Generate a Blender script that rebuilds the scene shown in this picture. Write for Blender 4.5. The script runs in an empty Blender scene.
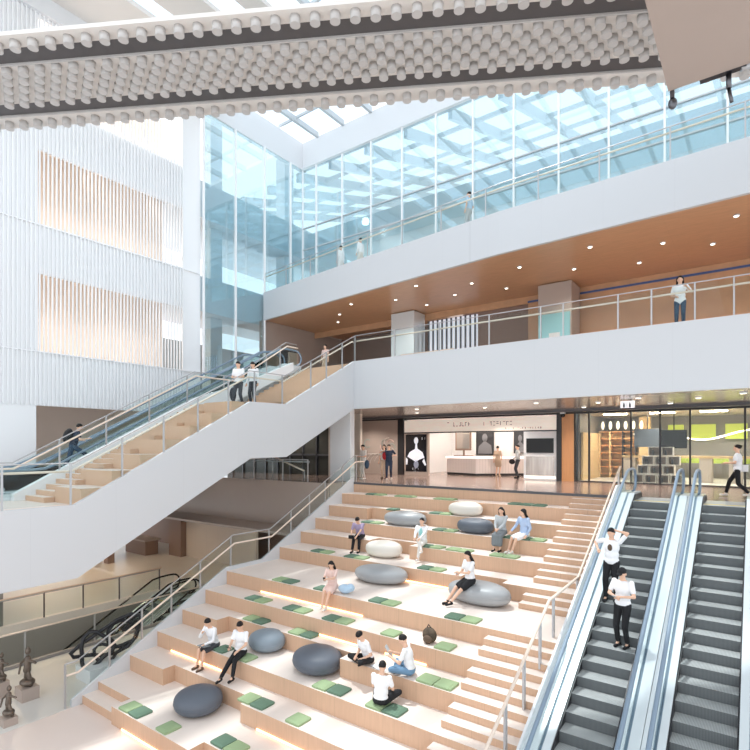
import bpy, bmesh, math, random
from mathutils import Vector, Matrix, Quaternion
random.seed(7)
R = math.radians
COL = bpy.context.scene.collection
def s2l(c):
    return tuple((x/255/12.92 if x/255 <= .04045 else ((x/255+.055)/1.055)**2.4) for x in c)

# ------------------------------------------------------------------ materials
def newmat(name):
    m = bpy.data.materials.new(name); m.use_nodes = True
    nt = m.node_tree; b = nt.nodes['Principled BSDF']
    return m, nt, b
def pmat(name, rgb, rough=.5, metal=0, noise=0.0, nscale=4, stretch=(1,1,1), bump=0, spec=None, emit=None):
    m, nt, b = newmat(name)
    c = s2l(rgb); b.inputs['Base Color'].default_value = (*c, 1)
    b.inputs['Roughness'].default_value = rough; b.inputs['Metallic'].default_value = metal
    if spec is not None: b.inputs['Specular IOR Level'].default_value = spec
    if emit: b.inputs['Emission Color'].default_value = (*s2l(emit[0]), 1); b.inputs['Emission Strength'].default_value = emit[1]
    if noise or bump:
        tc = nt.nodes.new('ShaderNodeTexCoord'); mp = nt.nodes.new('ShaderNodeMapping'); n = nt.nodes.new('ShaderNodeTexNoise')
        mp.inputs['Scale'].default_value = stretch; n.inputs['Scale'].default_value = nscale; n.inputs['Detail'].default_value = 4
        nt.links.new(tc.outputs['Object'], mp.inputs['Vector']); nt.links.new(mp.outputs[0], n.inputs['Vector'])
        if noise:
            r = nt.nodes.new('ShaderNodeMapRange'); r.inputs[1].default_value = .25; r.inputs[2].default_value = .75
            r.inputs[3].default_value = 1-noise; r.inputs[4].default_value = 1+noise
            mx = nt.nodes.new('ShaderNodeVectorMath'); mx.operation = 'SCALE'; mx.inputs[0].default_value = c
            nt.links.new(n.outputs['Fac'], r.inputs[0]); nt.links.new(r.outputs[0], mx.inputs['Scale']); nt.links.new(mx.outputs[0], b.inputs['Base Color'])
        if bump:
            bp = nt.nodes.new('ShaderNodeBump'); bp.inputs['Strength'].default_value = bump; bp.inputs['Distance'].default_value = .01
            nt.links.new(n.outputs['Fac'], bp.inputs['Height']); nt.links.new(bp.outputs[0], b.inputs['Normal'])
    return m
def seam(m, axes, width=.006, dark=.72):
    """thin joints every p metres along given axes, multiplied into the base colour; axes: list of (index, pitch, offset)"""
    nt = m.node_tree; b = nt.nodes['Principled BSDF']
    tc = nt.nodes.new('ShaderNodeTexCoord'); sp = nt.nodes.new('ShaderNodeSeparateXYZ'); nt.links.new(tc.outputs['Object'], sp.inputs[0])
    prev = None
    for i, p, o in axes:
        a = nt.nodes.new('ShaderNodeMath'); a.operation = 'ADD'; a.inputs[1].default_value = o + 1000*p
        nt.links.new(sp.outputs[i], a.inputs[0])
        f = nt.nodes.new('ShaderNodeMath'); f.operation = 'MODULO'; f.inputs[1].default_value = p; nt.links.new(a.outputs[0], f.inputs[0])
        l = nt.nodes.new('ShaderNodeMath'); l.operation = 'LESS_THAN'; l.inputs[1].default_value = width; nt.links.new(f.outputs[0], l.inputs[0])
        if prev is None: prev = l
        else:
            q = nt.nodes.new('ShaderNodeMath'); q.operation = 'MAXIMUM'; nt.links.new(prev.outputs[0], q.inputs[0]); nt.links.new(l.outputs[0], q.inputs[1]); prev = q
    mr = nt.nodes.new('ShaderNodeMapRange'); mr.inputs[3].default_value = 1; mr.inputs[4].default_value = dark
    nt.links.new(prev.outputs[0], mr.inputs[0])
    sc = nt.nodes.new('ShaderNodeVectorMath'); sc.operation = 'SCALE'
    if b.inputs['Base Color'].links: nt.links.new(b.inputs['Base Color'].links[0].from_socket, sc.inputs[0])
    else: sc.inputs[0].default_value = b.inputs['Base Color'].default_value[:3]
    nt.links.new(mr.outputs[0], sc.inputs['Scale']); nt.links.new(sc.outputs[0], b.inputs['Base Color'])
    return m
def glass(name, tint, refl=.12, rough=0.0, fres=.5):
    m = bpy.data.materials.new(name); m.use_nodes = True; nt = m.node_tree
    for n in list(nt.nodes): nt.nodes.remove(n)
    o = nt.nodes.new('ShaderNodeOutputMaterial'); mx = nt.nodes.new('ShaderNodeMixShader')
    t = nt.nodes.new('ShaderNodeBsdfTransparent'); g = nt.nodes.new('ShaderNodeBsdfGlossy'); f = nt.nodes.new('ShaderNodeLayerWeight'); pw = nt.nodes.new('ShaderNodeMath'); pw.operation = 'POWER'; pw.inputs[1].default_value = 4
    t.inputs[0].default_value = (*tint, 1); g.inputs[0].default_value = (.93,.97,1,1); g.inputs['Roughness'].default_value = rough
    f.inputs[0].default_value = .5; ml = nt.nodes.new('ShaderNodeMath'); ml.operation = 'MULTIPLY'; ml.inputs[1].default_value = fres
    nt.links.new(f.outputs['Facing'], pw.inputs[0]); nt.links.new(pw.outputs[0], ml.inputs[0])
    a = nt.nodes.new('ShaderNodeMath'); a.operation = 'ADD'; a.inputs[1].default_value = refl; a.use_clamp = True
    nt.links.new(ml.outputs[0], a.inputs[0]); nt.links.new(a.outputs[0], mx.inputs[0])
    nt.links.new(t.outputs[0], mx.inputs[1]); nt.links.new(g.outputs[0], mx.inputs[2]); nt.links.new(mx.outputs[0], o.inputs[0])
    return m
def emat(name, rgb, s):
    m = bpy.data.materials.new(name); m.use_nodes = True; nt = m.node_tree
    b = nt.nodes['Principled BSDF']; b.inputs['Base Color'].default_value = (*s2l(rgb), 1)
    b.inputs['Emission Color'].default_value = (*s2l(rgb), 1); b.inputs['Emission Strength'].default_value = s
    return m
M = {}
M['white'] = seam(pmat('white_panel', (206,208,211), .45), [(1, 2.2, 0), (0, 2.2, 0)], .012, .95)
M['plain'] = pmat('white_paint', (228,229,231), .6)
M['fin'] = pmat('fin_white', (248,248,249), .4)
M['riser'] = pmat('oak_laminate', (204,168,140), .55, noise=.07, nscale=3, stretch=(14,14,.6))
seam(M['riser'], [(0, 1.63, .12)], .012, .82)
M['tread'] = seam(pmat('pale_tread', (232,218,208), .5, noise=.02, nscale=1.5), [(0, 1.63, .12)], .008, .92)
M['floor_pink'] = pmat('floor_pale', (226,210,201), .35, noise=.02, nscale=.8)
M['floor_grey'] = pmat('floor_grey', (216,212,206), .35, noise=.02, nscale=.8)
M['landing'] = seam(pmat('landing_tile', (150,128,118), .16, noise=.05, nscale=.6), [(0, 1.2, 0), (1, 1.2, 0)], .01, .8)
M['metal'] = pmat('brushed_steel', (186,186,188), .35, metal=.5)
M['dmetal'] = pmat('dark_steel', (110,110,114), .35, metal=1)
M['hand'] = pmat('pale_wood_rail', (232,214,198), .4)
M['dark'] = pmat('black_frame', (38,38,42), .4)
M['black'] = pmat('black_gloss', (18,18,20), .15)
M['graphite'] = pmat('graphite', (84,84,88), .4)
M['woodceil'] = seam(seam(pmat('wood_ceiling', (202,158,122), .3, noise=.1, nscale=2, stretch=(1,8,1)), [(1, .62, 0)], .008, .85), [(0, 2.6, 0)], .01, .9)
M['wood'] = pmat('brown_wood', (208,150,100), .4, noise=.08, nscale=3, stretch=(10,10,.5))
M['lwood'] = pmat('pale_wood', (214,184,140), .45, noise=.06, nscale=3, stretch=(8,8,.6))
M['soffit'] = pmat('metal_soffit', (206,198,192), .22, metal=.4, noise=.04, nscale=.5)
M['taupe'] = pmat('taupe_panel', (176,160,150), .5, noise=.02, nscale=1)
M['beige'] = seam(pmat('beige_panel', (204,192,180), .55), [(0, 1.1, 0), (1, 1.1, 0)], .012, .85)
M['brownwall'] = pmat('brown_wall', (140,116,104), .6)
M['greywall'] = seam(pmat('grey_wall', (150,145,142), .5), [(1, 3, 0), (0, 3, 0)], .015, .8)
M['beam'] = pmat('beam_paint', (226,220,214), .45)
M['stud'] = pmat('stud_paint', (196,192,189), .45)
M['channel'] = pmat('channel_grey', (84,80,80), .4)
M['glassf'] = glass('facade_glass', (.76,.87,.90), .16, rough=.03, fres=.8)
M['glassr'] = glass('rail_glass', (.93,.965,.96), .01, fres=.25)
M['glasss'] = glass('shop_glass', (.9,.92,.9), .02)
M['glasst'] = glass('roof_glass', (.93,.97,1), 0.0, fres=.05)
M['rafter'] = pmat('rafter_grey', (196,202,206), .5)
M['roomgrey'] = pmat('room_grey', (168,172,174), .6)
M['innerw'] = pmat('inner_beige', (240,226,214), .6)
M['step'] = pmat('step_metal', (176,180,180), .5, noise=.1, nscale=5)
M['stepr'] = pmat('step_riser', (104,108,110), .5)
def grooves(m, ax, pitch=.022):
    seam(m, [(ax, pitch, 0)], pitch*.45, .6); return m
grooves(M['step'], 0); grooves(M['stepr'], 0)
M['blueg'] = pmat('blue_grey_rail', (128,146,164), .4)
M['deckm'] = pmat('deck_metal', (222,228,232), .25, metal=.15)
M['yellow'] = pmat('safety_yellow', (226,196,60), .5)
M['led'] = emat('warm_led', (255,196,140), 5)
M['lampw'] = emat('lamp_white', (255,246,232), 6)
M['pend'] = emat('pendant', (255,244,226), 1.2)
M['screen'] = pmat('screen_black', (10,10,12), .35)
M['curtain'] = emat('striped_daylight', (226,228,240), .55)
M['gl'] = pmat('cushion_light_green', (148,168,128), .85, bump=.2, nscale=120)
M['gd'] = pmat('cushion_dark_green', (98,124,104), .85, bump=.2, nscale=120)
M['pd'] = pmat('pouf_slate', (92,98,108), .5); M['pm'] = pmat('pouf_grey', (158,160,162), .4); M['pw'] = pmat('pouf_cream', (222,216,206), .45)
M['pb'] = pmat('pouf_blue_grey', (132,144,154), .5)
M['skin'] = pmat('skin', (222,180,154), .55)
M['hair'] = pmat('hair', (28,24,24), .55)
M['hair'].node_tree.nodes['Principled BSDF'].inputs['Specular IOR Level'].default_value = .3
M['lip'] = pmat('lip', (176,104,96), .5)
for n, c in dict(c_white=(238,238,240), c_offwhite=(226,222,216), c_black=(24,24,28), c_navy=(36,46,66), c_grey=(122,128,132), c_jeans=(108,142,172), c_dkjeans=(50,72,94),
                 c_pink=(226,196,186), c_purple=(172,156,186), c_blue=(176,196,226), c_red=(176,44,50), c_ltblue=(176,200,220), c_char=(66,68,74), c_brown=(96,78,64), c_lgrey=(186,190,192), c_tan=(196,172,150), c_camo=(110,92,70), c_mint=(150,206,204)).items():
    M[n] = pmat(n, c, .85, bump=.15, nscale=40)
# woven plaid/stripe look for one shirt
seam(M['c_purple'], [(0,.04,0),(2,.04,0)], .012, .8)

# ------------------------------------------------------------------ mesh builder
class MB:
    def __init__(s): s.v = []; s.f = []; s.m = []; s.sm = []
    def add(s, vs, fs, mi=0, smooth=False):
        o = len(s.v); s.v += [Vector(v) for v in vs]
        for f in fs: s.f.append([i+o for i in f]); s.m.append(mi); s.sm.append(smooth)
        return s
    def box(s, x0, x1, y0, y1, z0, z1, mi=0, top=None):
        vs = [(x,y,z) for z in (z0,z1) for y in (y0,y1) for x in (x0,x1)]
        fs = [(0,2,3,1),(4,5,7,6),(0,1,5,4),(2,6,7,3),(0,4,6,2),(1,3,7,5)]
        for k, f in enumerate(fs): s.add([], [], 0)
        o = len(s.v); s.v += [Vector(v) for v in vs]
        for k, f in enumerate(fs): s.f.append([i+o for i in f]); s.m.append(top if (top is not None and k == 1) else mi); s.sm.append(False)
        return s
    def obox(s, c, ax, ay, az, hx, hy, hz, mi=0):
        c = Vector(c); ax, ay, az = Vector(ax), Vector(ay), Vector(az)
        vs = [c+ax*hx*i+ay*hy*j+az*hz*k for k in (-1,1) for j in (-1,1) for i in (-1,1)]
        return s.add(vs, [(0,2,3,1),(4,5,7,6),(0,1,5,4),(2,6,7,3),(0,4,6,2),(1,3,7,5)], mi)
    def prism(s, poly, z0, z1, mi=0, top=None, axis='z'):
        """poly 2D counter-clockwise; axis z: (x,y); axis x: (y,z) extruded in x"""
        n = len(poly)
        if axis == 'z': P = lambda p, h: (p[0], p[1], h)
        elif axis == 'x': P = lambda p, h: (h, p[0], p[1])
        else: P = lambda p, h: (p[0], h, p[1])
        vs = [P(p, z0) for p in poly] + [P(p, z1) for p in poly]
        o = len(s.v); s.v += [Vector(v) for v in vs]
        for k in range(n): s.f.append([o+k, o+(k+1) % n, o+n+(k+1) % n, o+n+k]); s.m.append(mi); s.sm.append(False)
        s.f.append([o+k for k in reversed(range(n))]); s.m.append(mi); s.sm.append(False)
        s.f.append([o+n+k for k in range(n)]); s.m.append(mi if top is None else top); s.sm.append(False)
        return s
    def tube(s, pts, r, seg=8, mi=0, cap=True, rs=None, closed=False):
        pts = [Vector(p) for p in pts]; n = len(pts); rings = []
        prevn = None
        for i, p in enumerate(pts):
            if closed: d = (pts[(i+1) % n]-pts[i-1]).normalized()
            elif i == 0: d = (pts[1]-p).normalized()
            elif i == n-1: d = (p-pts[-2]).normalized()
            else: d = ((pts[i+1]-p).normalized()+(p-pts[i-1]).normalized()); d = d.normalized() if d.length > 1e-6 else (pts[i+1]-p).normalized()
            if prevn is None:
                a = Vector((0,0,1)) if abs(d.z) < .9 else Vector((1,0,0)); nn = d.cross(a).normalized()
            else: nn = (prevn-d*prevn.dot(d)).normalized()
            prevn = nn; b = d.cross(nn); rr = rs[i] if rs else r
            rings.append([p+(nn*math.cos(2*math.pi*k/seg)+b*math.sin(2*math.pi*k/seg))*rr for k in range(seg)])
        o = len(s.v)
        for rg in rings: s.v += rg
        rng = n if closed else n-1
        for i in range(rng):
            for k in range(seg):
                j = (i+1) % n
                s.f.append([o+i*seg+k, o+i*seg+(k+1) % seg, o+j*seg+(k+1) % seg, o+j*seg+k]); s.m.append(mi); s.sm.append(seg > 5)
        if cap and not closed:
            s.f.append([o+k for k in reversed(range(seg))]); s.m.append(mi); s.sm.append(False)
            s.f.append([o+(n-1)*seg+k for k in range(seg)]); s.m.append(mi); s.sm.append(False)
        return s
    def cap(s, a, b, ra, rb, seg=12, mi=0):
        """round-ended tapered limb"""
        a, b = Vector(a), Vector(b); d = (b-a); L = d.length
        if L < 1e-5: return s.ell(a, (ra,)*3, mi=mi)
        d.normalize(); pts = []; rs = []
        for t in (-1, -.85, -.5, 0): pts.append(a+d*ra*t); rs.append(max(ra*math.sqrt(1-t*t), .0008))
        for t in (.33,.66): pts.append(a.lerp(b, t)); rs.append(ra+(rb-ra)*t)
        for t in (0, .5, .85, 1): pts.append(b+d*rb*t); rs.append(max(rb*math.sqrt(1-t*t), .0008))
        return s.tube(pts, 0, seg, mi, True, rs)
    def ell(s, c, r, rot=None, mi=0, nu=14, nv=9):
        c = Vector(c); vs = []; fs = []
        for j in range(nv+1):
            th = math.pi*j/nv
            for i in range(nu):
                ph = 2*math.pi*i/nu
                p = Vector((r[0]*math.sin(th)*math.cos(ph), r[1]*math.sin(th)*math.sin(ph), r[2]*math.cos(th)))
                if rot is not None: p = rot @ p
                vs.append(c+p)
        for j in range(nv):
            for i in range(nu):
                a = j*nu+i; b = j*nu+(i+1) % nu
                fs.append((a, a+nu, b+nu, b))
        return s.add(vs, fs, mi, True)
    def lathe(s, c, prof, seg=24, mi=0, axis=None):
        c = Vector(c); o = len(s.v); n = len(prof)
        for r, z in prof:
            for k in range(seg): s.v.append(c+Vector((r*math.cos(2*math.pi*k/seg), r*math.sin(2*math.pi*k/seg), z)))
        for i in range(n-1):
            for k in range(seg): s.f.append([o+i*seg+k, o+i*seg+(k+1) % seg, o+(i+1)*seg+(k+1) % seg, o+(i+1)*seg+k]); s.m.append(mi); s.sm.append(True)
        s.f.append([o+k for k in reversed(range(seg))]); s.m.append(mi); s.sm.append(False)
        s.f.append([o+(n-1)*seg+k for k in range(seg)]); s.m.append(mi); s.sm.append(False)
        return s
    def mesh(s, name):
        me = bpy.data.meshes.new(name); me.from_pydata([tuple(v) for v in s.v], [], s.f)
        me.polygons.foreach_set('material_index', s.m); me.polygons.foreach_set('use_smooth', s.sm); me.update()
        return me
    def build(s, name, mats, parent=None, local=False):
        """vertices are world coordinates unless local; mesh origin goes to the parent's place or its own centre"""
        me = s.mesh(name)
        if not isinstance(mats, (list, tuple)): mats = [mats]
        for m in mats: me.materials.append(M[m] if isinstance(m, str) else m)
        o = bpy.data.objects.new(name, me); COL.objects.link(o)
        if parent is not None:
            o.parent = parent
            if not local:
                w = parent.location.copy(); q = parent
                me.transform(Matrix.Translation(-wloc(parent)))
        elif not local and s.v:
            c = sum((v for v in s.v), Vector())/len(s.v); c.z = min(v.z for v in s.v)
            me.transform(Matrix.Translation(-c)); o.location = c
        return o
def wloc(o):
    w = Vector()
    while o is not None: w += o.location; o = o.parent
    return w
def tag(o, label=None, cat=None, group=None, kind=None):
    if label: o['label'] = label
    if cat: o['category'] = cat
    if group: o['group'] = group
    if kind: o['kind'] = kind
    return o
def thing(name, loc, label, cat, group=None, rz=0):
    o = bpy.data.objects.new(name, None); COL.objects.link(o); o.location = loc; o.rotation_euler = (0,0,rz); o.empty_display_size = .2
    return tag(o, label, cat, group)
def struct(mb, name, mats):
    me = mb.mesh(name)
    for m in (mats if isinstance(mats, (list, tuple)) else [mats]): me.materials.append(M[m])
    o = bpy.data.objects.new(name, me); COL.objects.link(o); o['kind'] = 'structure'; return o
def copy_tree(o, parent=None):
    c = o.copy(); COL.objects.link(c); c.parent = parent
    for ch in list(o.children): copy_tree(ch, c)
    return c
def bevel(o, w=.01, seg=2):
    b = o.modifiers.new('bevel', 'BEVEL'); b.width = w; b.segments = seg; b.limit_method = 'ANGLE'
    for p in o.data.polygons: p.use_smooth = False
    return o

# ------------------------------------------------------------------ levels
G, L1, L2, L3, ROOF = 0.0, 5.4, 10.8, 16.2, 26.9
ZT = [5.4-.45*i for i in range(12)]                       # tier heights
YT = [18.83, 17.96, 17.09, 16.22, 15.35, 14.2, 11.7, 10.83, 9.96, 9.09, 8.22, 7.30]
XL, XS, XR = -14.95, -5.2, -3.6

# floors -------------------------------------------------------------
struct(MB().box(-19.2, 8, -4, 19, -.3, 0).box(-40, -23.7, -4, 15.5, -.3, 0, 1).box(-40, -19.2, 15.5, 22, -.3, 0, 1), 'floor', ['floor_pink', 'floor_grey'])
struct(MB().box(-19.2, -14.96, -4, 19, 0, .006), 'floor_border', 'floor_grey')
struct(MB().box(-23.7, -19.2, -4, 15.5, -5.7, -5.4), 'floor_lower', 'greywall')
struct(MB().box(-19.25, -19.15, -4, 15.5, -5.4, 0.03).box(-19.15, -19.02, -4, 15.5, 0, .1).box(-23.75, -19.2, 15.45, 15.55, -5.4, -.02), 'wall_pit', 'greywall')
struct(MB().box(-23.95, -23.7, -4, 15.5, -5.4, -.301), 'wall_pit_far', 'greywall')
# landing level slab (level 1): behind the terraces and round to the left
lp = [(-40,17.2),(XL-.1,17.2),(XL-.1,18.83),(8,18.83),(8,31),(-40,31)]
struct(MB().prism(lp, 4.95, L1, 0, 0), 'floor_landing', ['landing'])
struct(MB().box(XL, XR, 18.79, 18.84, 5.31, 5.4), 'trim_1', 'graphite')
struct(MB().box(-40, XL-.1, 17.12, 17.2, 3.22, 5.43).box(-40, XL-.1, 17.2, 20.5, 3.22, 3.3).box(XL-.14, XL-.06, 17.2, 18.83, 3.22, 5.43), 'trim_landing_edge', 'taupe')
# lower left rooms
struct(MB().box(-29.6, -24.3, 20, 20.2, 0, 3.3).box(-24.3+.0, -23.0, 20, 20.2, 0, 3.3), 'wall_ground_back', 'beige')
struct(MB().box(-40, -15.1, 21.8, 22, 0, 3.3), 'wall_ground_far', 'brownwall')
struct(MB().box(-30.9, -29.6, 19.6, 20.2, 0, 3.3), 'trim_ground_pier', 'brownwall')
struct(MB().box(-15.0, -14.9, 6.8, 19, -.0, .01), 'trim_skirting', 'taupe')

# ------------------------------------------------------------------ terraces
terr = thing('seating_terrace', (-9.3, 12, 0), 'wide oak faced amphitheatre steps with pale treads rising from ground floor to shop landing', 'seating steps')
notch = {  # tier: list of (x0, x1, shift) where the front edge moves by shift (positive = back)
    2: [(-12.9, -10.1, .35)], 4: [(-11.5, -9.75, .62)], 5: [(-13.3, -11.7, .0), (-7.2, -5.9, .45)],
    8: [(-13.2, -8.36, .45)], 10: [(-13.25, -9.99, .36)], 11: [(-13.25, -9.99, -.5), (-9.99, XR, -.1)]}
def front(n):
    pts = []; x = XL
    for a, b, s in sorted(notch.get(n, [])):
        if abs(s) < 1e-6: continue
        if a > x+.001: pts += [(x, YT[n]), (a, YT[n])]
        pts += [(a, YT[n]+s), (b, YT[n]+s)]; x = b
    if x < XR-.001: pts += [(x, YT[n]), (XR, YT[n])]
    out = []
    for p in pts:
        if not out or p != out[-1]: out.append(p)
    return out
for n in range(1, 12):
    poly = front(n)+[(XR, 18.83), (XL, 18.83)]
    MB().prism(poly, ZT[n]-.45, ZT[n], 0, 1).build('tier', ['riser', 'tread'], terr)
MB().box(XL, XR, 18.80, 18.84, 4.95, 5.31).build('tier', ['riser', 'tread'], terr)
MB().box(XL, -13.25, 6.87, 7.3, 0, .225, 0, 1).build('step', ['riser', 'tread'], terr)
for n in range(0, 11):
    for k in (1, 2):
        d = .29 if n != 11 else .29
        y1 = YT[n]+(.0 if n else .0); z = ZT[n]-.15*k
        s = -.0
        MB().box(XS, XR, y1-.29*k, y1+.01-(.29*(k-1) if k == 2 else 0), ZT[n]-.45+.001, z, 0, 1).build('step', ['riser', 'tread'], terr)
for k in (1, 2):
    MB().box(XS, XR, 7.2-.29*k, 7.2-.29*(k-1), 0.001, .45-.15*k, 0, 1).build('step', ['riser', 'tread'], terr)
# warm light lines at the foot of some risers
for n, x0, x1, y in [(11, -12.74, -9.99, YT[11]-.5), (9, -14.2, -11.83, YT[9]), (6, -13.19, -8.98, YT[6]), (7, -10.07, -8.31, YT[7]), (10, -9.41, -7.2, YT[10]), (7, -7.6, -6.4, YT[7]), (5, -9.2, -7.3, YT[5]), (1, -9.0, -6.2, 18.83)]:
    z = ZT[n]-.45 if n != 1 else ZT[1]
    MB().box(x0, x1, y-.02, y-.002, z+.012, z+.05).build('light_strip', 'led', terr)
# grey stringer wall on the left and white cladding beside the escalator
st = [(6.6,0),(6.6,.2),(11.7,2.83),(13.33,2.83),(18.83,5.67),(18.83,0)]
MB().prism(st[::-1], XL-.09, XL, axis='x').build('stringer', 'white', terr)
st2 = [(6.3,0),(6.3,.2),(7.3,.42),(17.6,5.82),(18.83,5.82),(18.83,0)]
MB().prism(st2[::-1], XR, XR+.05, axis='x').build('stringer', 'plain', terr)

# ------------------------------------------------------------------ railing kit
def rail(name, label, base, posts, off=0.0, side=(1,0,0), hh=.95, gh=1.15, hand='hand', glassm='glassr', post='metal', cat='railing', capm='metal', ext=0, group=None, gz=.06, both=False):
    """base: polyline of 3D points along the foot; posts: indices in metres along plan run"""
    base = [Vector(p) for p in base]; side = Vector(side)
    root = thing(name, base[0], label, cat, group)
    # glass
    for a, b in zip(base[:-1], base[1:]):
        d = (b-a); t = side*.008
        vs = [a-t+Vector((0,0,gz)), a+t+Vector((0,0,gz)), b+t+Vector((0,0,gz)), b-t+Vector((0,0,gz))]
        vs += [v+Vector((0,0,gh-gz)) for v in (a-t, a+t, b+t, b-t)] if False else [v+Vector((0,0,gh-2*gz)) for v in vs]
        MB().add(vs, [(0,3,2,1),(4,5,6,7),(0,1,5,4),(1,2,6,5),(2,3,7,6),(3,0,4,7)]).build('glass_panel', glassm, root)
    MB().tube([p+Vector((0,0,gh)) for p in base], .02, 6).build('cap_rail', capm, root)
    MB().tube([p+Vector((0,0,hh))+side*.09 for p in base], .032, 8).build('handrail', hand, root)
    if both: MB().tube([p+Vector((0,0,hh))-side*.09 for p in base], .032, 8).build('handrail', hand, root)
    # posts
    L = [0]
    for a, b in zip(base[:-1], base[1:]): L.append(L[-1]+(b-a).length)
    for s in posts:
        s = min(max(s, 0), L[-1])
        for i in range(len(base)-1):
            if s <= L[i+1]+1e-6:
                p = base[i].lerp(base[i+1], (s-L[i])/(L[i+1]-L[i])); break
        mb = MB().box(p.x-.022, p.x+.022, p.y-.022, p.y+.022, p.z-.02, p.z+gh)
        q = p+side*.09
        mb.tube([p+Vector((0,0,hh-.1)), q+Vector((0,0,hh-.03))], .01, 5)
        mb.build('post', post, root)
    return root
sl = .522
rail('stair_railing', 'glass railing with pale wooden handrail up the left edge of the seating steps',
     [(-15.0,6.45,0),(-15.0,6.75,.0),(-15.0,12.0,2.7),(-15.0,13.75,2.7),(-15.0,18.9,5.4),(-15.0,19.5,5.4)], [.0, 1.3, 2.4, 3.5, 4.7, 6.1, 7.9, 9.2, 10.4, 11.5, 12.8, 13.9], side=(1,0,0), hh=.92, gh=1.2)
rr = thing('stair_railing', (-3.78,7,0), 'pale wooden handrail on flat metal posts between the small steps and the left escalator', 'railing')
rp = [Vector(p) for p in [(-3.78,6.6,1.0),(-3.78,7.0,1.12),(-3.78,11.75,3.6),(-3.78,14.1,3.65),(-3.78,19.2,6.35)]]
MB().tube(rp, .035, 8).build('handrail', 'hand', rr)
for y in (7.3, 8.3, 9.25, 10.2, 11.15, 12.05, 14.0, 15.6, 17.2, 18.95):
    for a, b in zip(rp[:-1], rp[1:]):
        if a.y <= y <= b.y: zt = a.z+(b.z-a.z)*(y-a.y)/(b.y-a.y)
    MB().box(-3.80,-3.76,y-.05,y+.05,zt-1.0,zt-.02).build('post', 'metal', rr)

# ------------------------------------------------------------------ escalators
def escalator(name, label, x0, x1, ytop, ztop, ybot, zbot, hx0, hx1, lod=1, hand='blueg', outer=(.3,.3), group='escalators', skirt='dark'):
    root = thing(name, (x0, ybot, zbot), label, 'escalator', group)
    tan = (ztop-zbot)/(ytop-ybot); n = round((ytop-ybot)/.4); dy = (ytop-ybot)/n; dz = (ztop-zbot)/n
    for i in range(n):
        y = ybot+dy*i; z = zbot+dz*(i+1)
        MB().box(x0, x1, y, y+dy+.06, z-dz-.12, z-.002, 0, 1).build('step', ['stepr', 'step'] if skirt == 'dark' else ['deckm', 'plain'], root)
    cw = (x0+x1)/2
    prof = lambda h, lo=0: [(ybot-1.6, zbot+h), (ybot-.2, zbot+h), (ytop+.1, ztop+h), (ytop+1.2, ztop+h)]
    def strip(xa, xb, ha, hb, nm, mat):
        a = prof(ha); b = prof(hb)
        MB().prism(a+b[::-1], xa, xb, axis='x').build(nm, mat, root)
    for hx, xin, ow, sgn in ((hx0, x0, outer[0], -1), (hx1, x1, outer[1], 1)):
        lo, hi = sorted((xin, xin+sgn*.03)); strip(lo, hi, -.25, .16, 'skirt', skirt)
        lo, hi = sorted((xin+sgn*.03, hx-sgn*.03)); strip(lo, hi, -.25, .2, 'inner_deck', 'deckm')
        lo, hi = sorted((hx-sgn*.03, hx+sgn*.03)); strip(lo, hi, -.25, .16, 'base_channel', 'blueg')
        lo, hi = sorted((hx+sgn*.03, hx+sgn*ow)); strip(lo, hi, -.45, .2, 'outer_deck', 'deckm')
        g0 = prof(.16); g1 = [(ybot-1.2, zbot+.86), (ybot-.2, zbot+.88), (ytop+.1, ztop+.88), (ytop+1.0, ztop+.88)]
        g0[0] = (ybot-1.2, zbot+.16); g0[-1] = (ytop+1.0, ztop+.16)
        MB().prism(g0+g1[::-1], hx-.006, hx+.006, axis='x').build('glass_balustrade', 'glassr', root)
        pts = []
        for k in range(9):                                         # bottom newel
            a = math.pi/2+math.pi*k/8; pts.append((hx, ybot-1.2+.36*math.cos(a), zbot+.54+.36*math.sin(a)))
        pts = pts[::-1]+[(hx, ybot-.5, zbot+.9), (hx, ybot-.1, zbot+.93), (hx, ybot+.4, zbot+.93+.4*tan-.02)]
        pts += [(hx, ytop-.5, ztop+.91-.5*tan), (hx, ytop-.1, ztop+.9-.1*tan+.01), (hx, ytop+.3, ztop+.92), (hx, ytop+.7, ztop+.93)]
        for k in range(0, 9):
            a = math.pi/2-math.pi*k/8; pts.append((hx, ytop+.95+.36*math.cos(a), ztop+.56+.36*math.sin(a)))
        MB().tube(pts, .042, 8).build('handrail', hand, root)
    MB().box(x0, x1, ytop, ytop+.3, ztop-.1, ztop+.004).box(x0, x1, ytop+.3, ytop+1.2, ztop-.1, ztop+.003).build('comb_plate', 'deckm', root)
    MB().box(x0, x1, ytop-.05, ytop, ztop-.06, ztop+.006).build('yellow_comb', 'yellow', root)['label'] = 'yellow comb line'
    MB().box(x0, x1, ybot-1.6, ybot, zbot-.1, zbot+.004).build('comb_plate', 'deckm', root)
    # truss casing under the steps
    xa, xb = hx0-outer[0]+.02, hx1+outer[1]-.02
    MB().prism([(ybot-1.6, zbot-.3), (ybot+.3, zbot-.3), (ytop+1.2, ztop-1.0), (ytop+1.2, ztop-.3), (ytop, ztop-.3), (ybot-.1, zbot-.28)], xa, xb, axis='x').build('truss_casing', 'plain', root)
    return root
escalator('escalator', 'grey stepped escalator carrying two men in white shirts, beside the small steps', -3.05, -2.1, 17.6, L1, 7.3, 0, -3.26, -1.9, outer=(.34,.22))
escalator('escalator', 'empty grey stepped escalator at the right edge of the photo', -1.27, -.3, 17.6, L1, 7.3, 0, -1.46, -.08, outer=(.21,.3))
struct(MB().box(-3.6, .25, 18.7, 19.0, 4.95, L1-.002), 'trim_escalator_head', 'landing')

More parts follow.
